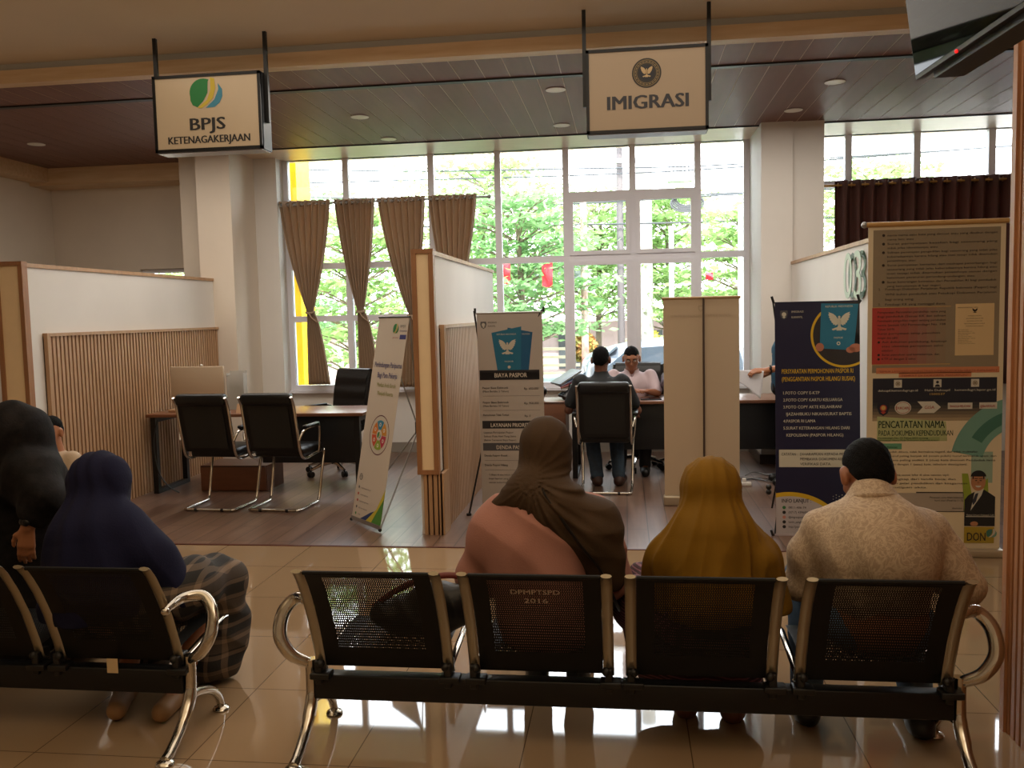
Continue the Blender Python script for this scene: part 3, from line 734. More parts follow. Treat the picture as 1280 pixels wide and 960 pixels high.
for k, (x, y, rz, w, h, lb) in enumerate([(.02, 8.52, 4, .21, .3, 'white sheet of paper on the middle desk in front of the man in glasses'), (.42, 8.5, -8, .2, .28, 'white papers on the middle desk beside the rear of the roll-up banner')]):
    m = MB(); m.rbox((-w/2, 0, 0), (w/2, h, .003), .0015, paper); q = m.build('paper_sheet'); q.location = (x, y, .7505+.0005*k); q.rotation_euler.z = math.radians(rz); tag(q, lb, 'paper')
o = thing('laptop', 'flat dark closed tablet lying on the middle desk left of the roll-up banner', 'tablet', (.24, 8.5, .751)); m = MB(); m.rbox((-.1, 0, 0), (.1, .15, .01), .004, black); m.build('body', o); m = MB(); m.box((-.09, .01, .0101), (.09, .14, .0106), mat('dark_glass', '#0a0c12', .08)); m.build('screen', o)

# loose cables and plug strip on the floor by the column
for k in range(4):
    r = random.Random(20+k); p = Vector((.95+.06*k, 8.35+.08*k, .006)); pts = [p.copy()]
    for i in range(9): p = p+Vector((.06+.02*r.random(), r.uniform(-.12, .12), 0)); p.z = .006+.008*r.random(); pts.append(p.copy())
    m = MB(); m.tube(smooth_path(pts, 5), .004, mat('grey_cable' if k % 2 else 'dark_cable', '#8d8a86' if k % 2 else '#2a2a2c', .5), 6)
    tag(m.build('loose_cable', None, loc=(.95, 8.35, 0)), 'thin tangled cable lying on the wood floor beside the right-hand column', 'cable', 'tangled cables on the floor')
o = thing('power_strip', 'white power strip with plugs on the floor under the long desk', 'power strip', (.98, 8.1, 0)); m = MB(); m.rbox((.9, 8.08, 0), (1.12, 8.13, .035), .006, white); m.build('housing', o, True)
for k in range(3): m = MB(); m.rbox((.92+.06*k, 8.085, .035), (.955+.06*k, 8.12, .07), .006, white if k else black); m.build('plug', o, True)

# ---------------------------------------------------------------- curtains
def translucent(m, c, k):
    nt, b = nodes_of(m); out = [n for n in nt.nodes if n.type == 'OUTPUT_MATERIAL'][0]; t = nt.nodes.new('ShaderNodeBsdfTranslucent'); t.inputs[0].default_value = lin(c)
    x = nt.nodes.new('ShaderNodeMixShader'); x.inputs[0].default_value = k; nt.links.new(b.outputs[0], x.inputs[1]); nt.links.new(t.outputs[0], x.inputs[2]); nt.links.new(x.outputs[0], out.inputs[0]); return m
cur = translucent(mat('beige_curtain', '#c2aa90', .75, var=.06, vscale=3, bump=.1, bscale=200), '#c4a78c', .4)
YC = YW-.16
rod = thing('curtain_rod', 'thin metal curtain rod carrying the four beige curtains', 'curtain rod', (-2.9, YC, 2.93))
m = MB(); m.cyl((-4.2, YC, 2.93), (-1.5, YC, 2.93), .013, steel); m.build('rod', rod, True)
for x in (-4.2, -1.5): m = MB(); m.ball((x, YC, 2.93), .024, steel); m.build('finial', rod, True)
for x in (-3.93, -2.8, -1.75): m = MB(); m.cyl((x, YC, 2.93), (x, YW, 2.93), .008, steel); m.ball((x, YC, 2.93), .018, steel); m.build('bracket', rod, True)
def tied_curtain(label, xa, xb, xw, zw, xe0, xe1, ztop=2.97, zbot=.79, n=7):
    """gathered panel: wide at the rod, tied to a waist at (xw, zw), spreading again below"""
    o = thing('curtain', label, 'curtain', ((xa+xb)/2, YC, ztop), group='beige curtains on the window')
    def f(u, v):
        z = ztop+(zbot-ztop)*v; tw = (ztop-zw)/(ztop-zbot)
        if v < tw:
            s = v/tw; e = s*s*.55+s*.45; c = (xa+xb)/2*(1-e)+xw*e; w = (xb-xa)*(1-e)+.075*e; am = .065*(1-.55*s)
        else:
            s = (v-tw)/(1-tw); e = s**.55; c = xw*(1-e)+(xe0+xe1)/2*e; w = .075*(1-e)+(xe1-xe0)*e; am = .02+.02*e
        ph = 2*PI*n*u; ww = .5*w
        return (c+(u-.5)*2*ww+.25*w/n*math.sin(2*ph)*.5, YC+am*math.sin(ph), z)
    m = MB(); m.grid(f, n*10, 44, cur); fb_ = m.build('fabric', o, True, solid=.003)
    for k in range(8):
        u = (k+.5)/8; x = xa+(xb-xa)*u; m = MB(); m.tube([(x+.022*math.cos(t*PI/6), YC-.02+.004*math.sin(t), ztop-.045+.022*math.sin(t*PI/6)) for t in range(12)], .005, chrome, 6, closed=True); m.build('eyelet', fb_, True)
    m = MB(); m.tube([(xw+.045*math.cos(t*PI/8), YC+.045*math.sin(t*PI/8), zw+.012*math.sin(t*PI/8)) for t in range(16)], .014, cur, 6, closed=True)
    m.tube(smooth_path([(xw, YC-.05, zw), (xw+.03, YC-.06, zw-.06), (xw+.1, YC-.05, zw-.12)], 4), [.008]*8+[.004], cur, 6); m.build('tie', o, True)
K = YC/10.3
tied_curtain('beige tied curtain, leftmost of the four, beside the yellow column', -4.12*K, -3.48*K, -3.78*K, 1.68, -3.84*K, -3.56*K, zbot=.83)
tied_curtain('beige tied curtain, second from the left wall, hanging behind the swivel chair', -3.43*K, -2.93*K, -3.15*K, 1.68, -3.2*K, -2.93*K)
tied_curtain('beige tied curtain, third from the left, ending behind the white leaning banner', -2.9*K, -2.32*K, -2.52*K, 1.62, -2.7*K, -2.38*K)
tied_curtain('beige tied curtain, rightmost of the four, partly behind the middle partition', -2.28*K, -1.7*K, -2.02*K, 1.62, -2.15*K, -1.85*K)
curb = translucent(mat('brown_curtain', '#5d3b32', .8, var=.1, vscale=3), '#6d3c30', .3)
rod = thing('curtain_rod', 'thin brass rod carrying the dark brown curtain behind the right banner', 'curtain rod', (3.2, YC, 2.9)); m = MB(); m.cyl((2.05, YC, 2.9), (5.2, YC, 2.9), .013, mat('brass', '#b98f52', .3, metal=.9)); m.build('rod', rod, True)
o = thing('curtain', 'dark brown eyelet curtain hanging across the right-hand window behind the tall banner', 'curtain', (3.2, YC, 2.9))
x0, x1 = 2.25, 4.6; n = 17
m = MB(); m.grid(lambda u, v: (x0+(x1-x0)*u, YC+.05*math.sin(2*PI*n*u), 2.95-2.2*v), n*12, 6, curb); fb_ = m.build('fabric', o, True, solid=.003)
for k in range(n*2):
    x = x0+(x1-x0)*(k+.5)/(2*n); m = MB(); m.tube([(x, YC+.022*math.cos(t*PI/5), 2.9+.022*math.sin(t*PI/5)) for t in range(10)], .005, MATS['brass'], 6, closed=True); m.build('eyelet', fb_, True)

# ---------------------------------------------------------------- hanging signs
face = mat('sign_face', '#c4b196', .25, spec=.6); face2 = mat('sign_face_warm', '#a8947c', .3, spec=.5); ink = mat('sign_ink', '#1d1c1f', .5)
def hang_sign(label, x0, x1, z0, z1, Y, fm):
    o = thing('hanging_sign', label, 'sign', ((x0+x1)/2, Y, z0)); t = .02
    m = MB(); m.box((x0, Y, z0), (x1, Y+.16, z1), blackm); m.build('housing', o, True)
    m = MB(); m.box((x0+t, Y-.004, z0+t), (x1-t, Y+.01, z1-t), fm); m.build('face_panel', o, True)
    m = MB()
    for a, b, c, d in ((x0, z0, x1, z0+t), (x0, z1-t, x1, z1), (x0, z0, x0+t, z1), (x1-t, z0, x1, z1)): m.box((a, Y-.01, b), (c, Y+.02, d), blackm)
    m.build('frame', o, True)
    m = MB(); m.box((x0+.01, Y+.01, z0-.006), (x1-.01, Y+.15, z0+.001), mat('sign_underside', '#9a9aa0', .35, metal=.4)); m.build('bottom_plate', o, True)
    for x in (x0-.012, x1+.012):
        m = MB(); m.cbox((x, Y+.08, (z0+z1)/2+.1+(ZM-z1)/2), (.025, .025, ZM-z1+.35), black); m.build('hanger_pole', o, True)
    return o, Board((x0+t, Y-.0045, z0+t), (1, 0, 0), (0, 0, 1))
YSG = 5.95
o, B = hang_sign('hanging sign with green leaf logo reading BPJS KETENAGAKERJAAN', -3.265, -2.475, 2.79, 3.315, YSG, face)
def leaf_shape(B, cx, cy, s, g, yl, bl, l=2):
    pts = [(cx-.62*s, cy-.25*s)]
    for t in range(0, 13): a = math.radians(195-t*11); pts.append((cx-.12*s+.52*s*math.cos(a), cy+.02*s+.5*s*math.sin(a)))
    pts += [(cx+.08*s, cy+.42*s), (cx+.05*s, cy+.0*s), (cx-.12*s, cy-.28*s), (cx-.36*s, cy-.5*s), (cx-.54*s, cy-.42*s)]; B.poly(pts, g, l)
    B.poly([(cx-.36*s, cy-.52*s), (cx+.02*s, cy-.25*s), (cx+.17*s, cy+.1*s), (cx+.17*s, cy+.55*s), (cx+.33*s, cy+.5*s), (cx+.36*s, cy+.15*s), (cx+.25*s, cy-.2*s), (cx+.0*s, cy-.42*s), (cx-.2*s, cy-.54*s)], yl, l+.5)
    B.poly([(cx-.05*s, cy-.54*s), (cx+.3*s, cy-.25*s), (cx+.47*s, cy+.1*s), (cx+.46*s, cy+.33*s), (cx+.62*s, cy+.1*s), (cx+.62*s, cy-.15*s), (cx+.5*s, cy-.38*s), (cx+.3*s, cy-.52*s)], bl, l)
lg, ly, lb_ = mat('logo_green', '#1f7a3c', .5), mat('logo_yellow', '#c9b13a', .5), mat('logo_teal', '#3c86a0', .5)
leaf_shape(B, .375, .375, .19, lg, ly, lb_)
B.text('BPJS', .375, .125, .085, ink, w=.255, align='c', bold=.09); B.text('KETENAGAKERJAAN', .38, .035, .052, ink, w=.6, align='c', bold=.08); B.build(o, art='logo')
o, B = hang_sign('hanging sign with round eagle emblem reading IMIGRASI', -.235, .555, 2.775, 3.315, YSG, face2)
B.disc(.375, .355, .095, mat('emblem_dark', '#2c2823', .5), 1, 36)
for r, rr in ((.085, .081), (.076, .07), (.066, .063)): B.disc(.375, .355, r, mat('emblem_gold', '#8a744c', .5), 2, 36, rin=rr)
for k in range(22): a = 2*PI*k/22; B.disc(.375+.073*math.cos(a), .355+.073*math.sin(a), .0035, MATS['emblem_dark'], 3, 6)
B.disc(.375, .355, .05, mat('emblem_blue', '#1c2029', .5), 2, 30); eagle(B, .375, .36, .075, mat('emblem_pale', '#c1a67c', .5), l=3)
B.text('IMIGRASI', .38, .13, .09, mat('sign_slate', '#2f3038', .5), w=.52, align='c', bold=.09); B.build(o, art='emblem')

# ---------------------------------------------------------------- television on the pillar
tv = thing('television', 'flat black television tilted down from the slatted pillar at the upper right', 'television', (1.02, 2.5, 2.36))
tl = math.radians(8); up = Vector((-math.sin(tl), 0, math.cos(tl))); bd = Vector((.06, -1, 0)).normalized(); nn = up.cross(bd).normalized()
if nn.x > 0: nn = -nn
o0 = Vector((.985, 3.2, 2.36)); Wt, Ht = .97, .57
def tvp(a, b, c): return o0+bd*a+up*b-nn*c
def tvbox(m, a0, a1, b0, b1, c0, c1, mt):
    vs = [tvp(a, b, c) for c in (c0, c1) for a, b in ((a0, b0), (a1, b0), (a1, b1), (a0, b1))]
    m.add(vs, [(0, 1, 2, 3), (7, 6, 5, 4), (0, 4, 5, 1), (1, 5, 6, 2), (2, 6, 7, 3), (3, 7, 4, 0)], mt)
m = MB(); tvbox(m, 0, Wt, 0, Ht, 0.002, .03, black); m.build('casing', tv, True)
m = MB(); tvm = mat('tv_screen', '#050608', .03, spec=.5); tvm.node_tree.nodes['Principled BSDF'].inputs['IOR'].default_value = 1.12; tvbox(m, .006, Wt-.006, .014, Ht-.006, 0, .004, tvm); m.build('screen', tv, True)
m = MB(); vs = [tvp(a, b, c) for c, i in ((.028, 0), (.085, .08)) for a, b in ((.08+i, -.02-i*.3), (Wt-.08-i, -.02-i*.3), (Wt-.08-i, .42-i), (.08+i, .42-i))]
m.add(vs, [(0, 1, 2, 3), (7, 6, 5, 4), (0, 4, 5, 1), (1, 5, 6, 2), (2, 6, 7, 3), (3, 7, 4, 0)], black); m.build('rear_cover', tv, True)
m = MB(); m.cyl(tvp(Wt/2, Ht/2, .08), (1.44, 2.72, 2.7), .022, blackm); m.rbox((1.38, 2.6, 2.55), (1.396, 2.85, 2.85), .004, blackm); m.cyl(tvp(.15, .1, .06), (1.41, 3.05, 2.47), .012, blackm); m.build('wall_bracket', tv, True)
m = MB(); m.ball(tvp(.32, .003, .0), .006, mat('red_led', '#c01818', .4, emit=1)); m.build('standby_light', tv, True)
# ---------------------------------------------------------------- banners
def mk(name, c): return mat('print_'+name, c, .55)
BLK = mk('black', '#1c1b1e'); WH = mk('white', '#ded6ca'); NAVY = mk('navy', '#14173a'); YEL = mk('yellow', '#d3ad22'); GRY = mk('grey', '#5b5a5c'); PASS = mk('passport', '#1b6f92'); PASS2 = mk('passport_dark', '#145a86'); PALE = mk('pale_silver', '#c8c5b8')
def xstand(o, cx, y0, H_, back=.45, w=.6, foot=.32, lean=0, mtl=None, ytop=None):
    """tripod X stand: one pole to the hub, two upper arms, front foot and two rear legs"""
    mtl = mtl or black; hub = Vector((cx, y0+.16, .8)); m = MB()
    return hub
# 1. BPJS leaning banner: sheet corners measured on the floor and at the partition
o = thing('x_banner', 'narrow white leaning banner with a round coloured wheel, left of the middle partition', 'banner', (-2.0, 6.4, 0))
bl = Vector((-2.16, 6.62, .02)); br = Vector((-1.83, 6.27, .02)); tl_ = Vector((-1.86, 6.75, 1.6)); tr_ = Vector((-1.5, 6.45, 1.6))
u = (br-bl); W = u.length; u.normalize(); v = (tl_-bl); v = (v-u*v.dot(u)); Hh = v.length; v.normalize()
B = Board(bl, u, v); B.size = (W, Hh)
m = MB(); bw = mat('banner_vinyl_white', '#cbbfb0', .5, spec=.4); m.box((0, 0, -.0015), (W, Hh, 0), bw, Matrix(((u.x, v.x, B.n.x, bl.x), (u.y, v.y, B.n.y, bl.y), (u.z, v.z, B.n.z, bl.z), (0, 0, 0, 1)))); m.build('banner_sheet', o, True)
blue = mk('indigo', '#2b2c72'); olive = mk('olive', '#8a8a3a')
leaf_shape(B, W*.62, Hh*.945, .07, lg, ly, lg); B.text('BPJS', W*.76, Hh*.95, .02, GRY, w=.08); B.text('Ketenagakerjaan', W*.76, Hh*.93, .014, blue, w=.11)
B.rect(W*.78, Hh*.893, W*.98, Hh*.915, blue, 1); B.text('Jaminan', W*.55, Hh*.897, .014, mk('dull_red', '#9a4a44'), w=.09)
B.text('Perlindungan Paripurna', W*.53, Hh*.755, .043, blue, w=W*.9, align='c', bold=.02); B.text('Bagi Para Pekerja', W*.55, Hh*.705, .043, blue, w=W*.66, align='c', bold=.02)
B.text('Manfaat Anda Bersih', W*.56, Hh*.66, .034, olive, w=W*.62, align='c', bold=.01); B.text('Menjadi Peserta', W*.56, Hh*.62, .034, olive, w=W*.52, align='c', bold=.01)
cx, cy, R = W*.55, Hh*.43, .155
B.disc(cx, cy, R, mk('maroon', '#5c2a35'), 1, 40, rin=R*.95); B.disc(cx, cy, R*.9, PALE, 1, 40, rin=R*.86)
for k, c in enumerate(('#2e7f9e', '#d07a2a', '#c8502e', '#8aa135', '#b3324a', '#c98a2b')):
    a = 2*PI*k/6+PI/3; B.disc(cx, cy, R*.74, mk('wheel%d' % k, c), 2, 8, t0=a+.03, t1=a+2*PI/6-.03, rin=R*.28)
    a += PI/6; q = R*.52; B.disc(cx+q*math.cos(a), cy+q*math.sin(a), R*.1, WH, 3, 12); B.disc(cx+q*math.cos(a), cy+q*math.sin(a), R*.05, mk('wheel%d' % k, c), 4, 10)
B.disc(cx, cy, R*.24, WH, 2, 24); leaf_shape(B, cx, cy, R*.3, lg, ly, lb_, 3)
for k, c in enumerate(('#6c6c6c', '#b8402e', '#a8323c', '#4f4f4f', '#37843c')):
    B.disc(W*.12, Hh*(.165-.032*k), .011, mk('ic%d' % k, c), 2, 12); B.text(('www.bpjsketenagakerjaan.go.id', 'bpjsketenagakerjaan', 'bpjs.ketenagakerjaan', 'BPJS Ketenagakerjaan', '175')[k], W*.2, Hh*(.16-.032*k), .011, GRY, w=(.16, .13, .15, .14, .04)[k])
B.disc(W*.14, Hh*.215, .026, GRY, 2, 20, rin=.02); B.text('175', W*.14, Hh*.21, .02, GRY, w=.035, align='c')
B.poly([(W*.4, 0.03), (W*.68, 0.03), (W, .2), (W, .12), (W*.62, .03)], mk('sw_blue', '#253a6c'), 1)
B.poly([(W*.3, .03), (W*.5, .03), (W*.75, .12), (W*.62, .1)], mk('sw_blue', '#253a6c'), 2)
B.poly([(W*.5, .03), (W*.72, .03), (W, .23), (W, .3), (W*.8, .14)], mk('sw_yellow', '#c8b83a'), 2)
B.poly([(W*.68, .03), (W, .03), (W, .23)], mk('sw_green', '#4f8a3a'), 3)
B.build(o)
m = MB(); m.box((-.005, 0, -.004), (W+.005, .03, .004), steel, Matrix(((u.x, v.x, B.n.x, bl.x), (u.y, v.y, B.n.y, bl.y), (u.z, v.z, B.n.z, bl.z), (0, 0, 0, 1)))); m.build('bottom_rail', o, True)
m = MB(); T = bl+v*Hh; m.cyl(T-u*.01, T+u*(W+.01), .006, black); m.build('top_rail', o, True)
hub = Vector((-1.62, 6.72, .72)); m = MB(); m.rbox(tuple(hub-Vector((.025, .02, .06))), tuple(hub+Vector((.025, .02, .06))), .01, black); m.build('hub', o, True)
for p in (bl+u*.0, br, T, T+u*W):
    m = MB(); m.cyl(hub, p, .006, steel); m.build('stand_arm', o, True)
m = MB(); m.cyl(hub, (-1.45, 7.2, .01), .007, steel); m.build('stand_leg', o, True)
for p in (bl, br): m = MB(); m.ball(p-Vector((0, 0, .0)), .014, black); m.build('end_clip', o, True)

def flat_banner(name, label, bl, br, tl, tr, vinyl, cat='banner'):
    bl, br, tl, tr = [Vector(p) for p in (bl, br, tl, tr)]; o = thing(name, label, cat, ((bl.x+br.x)/2, (bl.y+br.y)/2, 0))
    u = ((br-bl)+(tr-tl)); W = u.length/2; u.normalize(); v = ((tl-bl)+(tr-br)); v -= u*v.dot(u); Hh = v.length/2; v.normalize()
    c = (bl+br+tl+tr)/4; og = c-u*W/2-v*Hh/2; B = Board(og, u, v); B.size = (W, Hh)
    M = Matrix(((u.x, v.x, B.n.x, og.x), (u.y, v.y, B.n.y, og.y), (u.z, v.z, B.n.z, og.z), (0, 0, 0, 1)))
    m = MB(); m.box((0, 0, -.0015), (W, Hh, 0), vinyl, M); m.build('banner_sheet', o, True)
    return o, B, W, Hh, M
def crest(B, x, y, s, m1, m2, l=2):
    B.poly([(x-.4*s, y+.5*s), (x+.4*s, y+.5*s), (x+.45*s, y+.1*s), (x+.3*s, y-.35*s), (x, y-.55*s), (x-.3*s, y-.35*s), (x-.45*s, y+.1*s)], m1, l)
    B.disc(x, y+.05*s, .25*s, m2, l+1, 16); B.poly([(x-.2*s, y-.25*s), (x, y-.42*s), (x+.2*s, y-.25*s), (x, y-.18*s)], m2, l+1)
def passport(B, pts, m, l):
    B.poly(pts, m, l)
# 2. passport fee banner on its black stand
o, B, W, Hh, M = flat_banner('x_banner', 'grey white passport price banner headed BIAYA PASPOR on a black stand', (-1.13, 6.95, .05), (-.6, 6.95, .05), (-1.2, 6.9, 1.615), (-.69, 6.9, 1.615), mat('banner_vinyl_grey', '#b9b2ac', .5))
crest(B, W*.1, Hh*.94, .055, GRY, PALE); B.text('IMIGRASI', W*.17, Hh*.948, .014, BLK, w=.07); B.text('KANWIL', W*.17, Hh*.93, .014, BLK, w=.06)
B.poly([(W*.42, Hh*.71), (W*.78, Hh*.71), (W*.85, Hh*.9), (W*.47, Hh*.925)], PASS2, 1); B.poly([(W*.3, Hh*.7), (W*.66, Hh*.7), (W*.68, Hh*.93), (W*.22, Hh*.9)], PASS, 3)
B.text('REPUBLIK INDONESIA', W*.45, Hh*.888, .013, PALE, w=W*.3, align='c', l=5); B.text('INDONESIA', W*.75, Hh*.888, .012, PALE, w=W*.12, align='c', l=4)
eagle(B, W*.46, Hh*.825, .13, PALE, l=5); B.text('PASPOR', W*.48, Hh*.75, .012, PALE, w=.07, align='c', l=5); B.disc(W*.48, Hh*.725, .012, PALE, 5, 12)
DK = mk('charcoal', '#26262c'); SL = mk('slate', '#4e5057')
B.rect(.01, Hh*.665, W*.94, Hh*.7, DK, 4); B.rect(.01, Hh*.66, W*.94, Hh*.71, DK, 4); B.text('BIAYA PASPOR', W*.5, Hh*.673, .036, WH, w=W*.5, align='c', bold=.02, l=6)
def fee(y, a, b, p):
    B.text(a, .03, Hh*y, .017, BLK, w=W*.4, bold=.02)
    if b: B.text(b, .03, Hh*(y-.018), .016, BLK, w=W*.4)
    B.text(p, W*.7, Hh*(y-.006), .018, BLK, w=W*(.22 if len(p) > 5 else .09), bold=.02)
fee(.615, 'Paspor Biasa Elektronik', '(Masa Berlaku 5 Tahun)', 'Rp. 650.000'); fee(.54, 'Paspor Biasa Elektronik', '(Masa Berlaku 10 Tahun)', 'Rp. 950.000'); fee(.475, 'Permohonan Tidak Terkait', None, 'Rp. 0')
for y in (.577, .503): B.rect(.03, Hh*y, W*.94, Hh*y+.002, GRY, 2)
B.rect(.02, Hh*.41, W*.97, Hh*.45, DK, 2); B.text('LAYANAN PRIORITAS', W*.5, Hh*.418, .032, WH, w=W*.66, align='c', bold=.02)
for i, t in enumerate(('Layanan Percepatan Paspor', 'Selesai Pada Hari Yang Sama', '(Belum Termasuk Biaya Paspor)')): B.text(t, .03, Hh*(.385-.02*i), .016, BLK, w=W*(.46, .5, .5)[i], bold=.015)
B.rect(.02, Hh*.295, W*.97, Hh*.335, SL, 2); B.text('DENDA PASPOR', W*.5, Hh*.303, .032, WH, w=W*.5, align='c', bold=.02)
for y, t in ((.265, 'Denda Paspor Rusak'), (.215, 'Denda Paspor Hilang')): B.text(t, .03, Hh*y, .017, BLK, w=W*.36, bold=.02); B.rect(.03, Hh*(y-.022), W*.94, Hh*(y-.022)+.002, GRY, 2); B.text('Rp. 500.000' if y > .24 else 'Rp. 1.000.000', W*.68, Hh*y, .017, BLK, w=W*.22)
for i, t in enumerate(('*) Biaya di atas belum termasuk', 'biaya layanan yang berlaku', 'sesuai ketentuan')): B.text(t, .06, Hh*(.165-.02*i), .015, BLK, w=W*(.5, .44, .3)[i])
B.build(o)
m = MB(); T0 = B.o+B.v*Hh; m.cyl(T0-B.u*.01, T0+B.u*(W+.01), .007, steel); m.build('top_rail', o, True)
hub = Vector((-1.1, 7.0, .8)); m = MB(); m.rbox((-1.125, 6.96, .74), (-1.06, 7.02, .86), .012, black); m.build('hub', o, True)
for p in (T0+Vector((-.02, 0, .02)), T0+B.u*W+Vector((0, 0, .02)), Vector((-1.26, 6.85, .0)), Vector((-1.07, 7.25, .0)), Vector((-.6, 6.95, .02))):
    m = MB(); m.tube([hub, hub.lerp(p, .5)+Vector((0, .01, 0)), p], .0075, black, 8); m.build('stand_arm', o, True)
for p in ((-1.26, 6.85, 0), (-1.07, 7.25, 0)): m = MB(); m.cyl(p, (p[0], p[1], .018), .02, black); m.build('foot_cap', o, True)
for p in (T0-B.u*.012, T0+B.u*(W+.012)): m = MB(); m.cyl(p, p+Vector((0, 0, .04)), .009, black); m.build('end_clip', o, True)

# 3. rear of the roll-up banner
o = thing('roll_up_banner', 'roll-up banner seen from behind, plain beige with a centre pole', 'banner', (.61, 7.28, 0))
m = MB(); m.box((.31, 7.285, .07), (.915, 7.288, 1.695), mat('banner_back', '#cdb89b', .6)); m.build('banner_sheet', o, True)
m = MB(); m.cyl((.3, 7.287, 1.7), (.925, 7.287, 1.7), .012, mat('tan_rail', '#a9885e', .4)); m.build('top_rail', o, True)
m = MB(); m.cyl((.63, 7.268, .06), (.63, 7.268, 1.7), .0085, mat('dark_pole', '#5a4a40', .4, metal=.5)); m.build('centre_pole', o, True)
m = MB(); m.rbox((.3, 7.24, .0), (.925, 7.34, .08), .012, mat('base_alu', '#b5a68f', .35, metal=.5)); m.build('base_case', o, True)
B = Board((.31, 7.2845, .07), (1, 0, 0), (0, 0, 1)); GH = mat('show_through_ink', '#bda98e', .6)
crest(B, .30, 1.545, .05, GH, MATS['banner_back']); B.text('KEMENTERIAN HUKUM DAN HAM REPUBLIK INDONESIA', .3, 1.475, .022, GH, w=.48, align='c', bold=.01); B.build(o, art='faint_crest', txt='faint_lettering')

# 4. navy passport requirements banner
o, B, W, Hh, M = flat_banner('x_banner', 'navy blue leaning banner listing passport replacement requirements with a yellow ring', (1.02, 6.3, .0), (1.6, 6.3, .0), (1.065, 6.38, 1.645), (1.63, 6.38, 1.645), mat('banner_vinyl_navy', '#15183c', .42))
crest(B, W*.11, Hh*.945, .06, SL, PALE); B.text('IMIGRASI', W*.2, Hh*.953, .015, PALE, w=.08); B.text('KANWIL', W*.2, Hh*.93, .015, PALE, w=.075)
cx, cy, R = W*.82, Hh*.855, .215
B.disc(cx, cy, R, mk('ring_inside', '#272226'), 1, 40, t0=math.radians(100), t1=math.radians(325)); B.rect(W*.6, Hh*.82, W*.995, Hh*.995, mk('ring_inside', '#272226'), 1)
B.disc(cx, cy, R+.012, YEL, 2, 40, t0=math.radians(125), t1=math.radians(325), rin=R-.004)
B.poly([(W*.53, Hh*.8), (W*.93, Hh*.79), (W*.985, Hh*.985), (W*.55, Hh*.99)], PASS, 3)
B.text('REPUBLIK INDONESIA', W*.76, Hh*.972, .014, PALE, w=W*.32, align='c', l=5); eagle(B, W*.76, Hh*.91, .14, PALE, l=5); B.text('PASPOR', W*.75, Hh*.84, .013, PALE, w=.06, align='c', l=5); B.disc(W*.75, Hh*.82, .013, PALE, 5, 10, rin=.007)
skp = mk('fingertips', '#b3715a'); B.disc(W*.53, Hh*.805, .028, skp, 5, 14, ry=.03); B.disc(W*.95, Hh*.8, .042, skp, 5, 14, ry=.03); B.disc(W*.89, Hh*.792, .03, skp, 5, 14, ry=.022)
B.text('PERSYARATAN PERMOHONAN PASPOR RI', W*.08, Hh*.695, .032, YEL, w=W*.84, bold=.02); B.text('(PENGGANTIAN PASPOR HILANG/ RUSAK)', W*.08, Hh*.662, .032, YEL, w=W*.86, bold=.02)
L = ['1.FOTO COPY E-KTP', '2.FOTO COPY KARTU KELUARGA', '3.FOTO COPY AKTE KELAHIRAN/', '   IJAZAH/BUKU NIKAH/SURAT BAPTIS', '4.PASPOR RI LAMA', '5.SURAT KETERANGAN HILANG DARI', '   KEPOLISIAN (PASPOR HILANG)']
for i, (t, w_) in enumerate(zip(L, (.43, .7, .69, .8, .38, .78, .7))): B.text(t.strip(), W*(.095 if t[0] != ' ' else .13), Hh*(.606-.03*i), .0215, PALE, w=W*w_*(1 if t[0] != ' ' else .96), bold=.02)
B.rect(W*.04, Hh*.295, W*1.0, Hh*.37, PALE, 1); B.text('CATATAN :', W*.07, Hh*.345, .02, BLK, w=W*.19, bold=.01)
for i, (t, w_) in enumerate((('DIHARAPKAN KEPADA PEMOHON', .68), ('MEMBAWA DOKUMEN ASLI UNTUK', .68), ('VERIFIKASI DATA', .36))): B.text(t, W*.29, Hh*(.345-.021*i), .019, BLK, w=W*w_, bold=.015)
RR = .44; cx2, cy2 = .09, -.13
pts = [(0.0, .0)]+[(cx2+RR*math.cos(t*PI/40), cy2+RR*math.sin(t*PI/40)) for t in range(0, 41) if cx2+RR*math.cos(t*PI/40) >= 0 and cy2+RR*math.sin(t*PI/40) >= 0]+[(0, math.sqrt(RR*RR-cx2*cx2)+cy2)]
B.poly(pts, YEL, 1); RI = RR-.03
pts = [(0.0, .0)]+[(cx2+RI*math.cos(t*PI/40), cy2+RI*math.sin(t*PI/40)) for t in range(0, 41) if cx2+RI*math.cos(t*PI/40) >= 0 and cy2+RI*math.sin(t*PI/40) >= 0]+[(0, math.sqrt(RI*RI-cx2*cx2)+cy2)]
B.poly(pts, mk('grey_white', '#b9b3b8'), 2); B.text('INFO LANJUT :', .04, .235, .028, BLK, w=.2, bold=.03, l=4)
for i, (t, c, w_) in enumerate((('0811-xxx-74', '#3d7d4a', .12), ('(0717) 439600', '#222226', .13), ('@imigrasipangkalpinang', '#c98a7c', .16), ('kanim_pangkalpinang@imigrasi.go.id', '#222226', .25), ('http://pangkalpinang.imigrasi.go.id', '#222226', .25))):
    B.disc(.055, .2-.034*i, .012, mk('ct%d' % i, c), 3, 14); B.text(t.replace('xxx', '406'), .085, .193-.034*i, .016, BLK, w=w_, l=4)
for i in range(9):
    for j in range(9):
        if i+j > 6: B.disc(W*.68+.02*i, .12+.02*j+(.01 if i % 2 else 0), .002+.0004*(i+j)*.4, PALE, 2, 6)
B.build(o)
m = MB(); m.box((-.01, -.02, -.006), (W+.01, .012, .004), mat('rail_white', '#b9aeb4', .4), M); m.build('bottom_rail', o, True)
hub = Vector((1.2, 6.72, .8)); m = MB(); m.ball(hub, .035, black); m.build('hub', o, True)
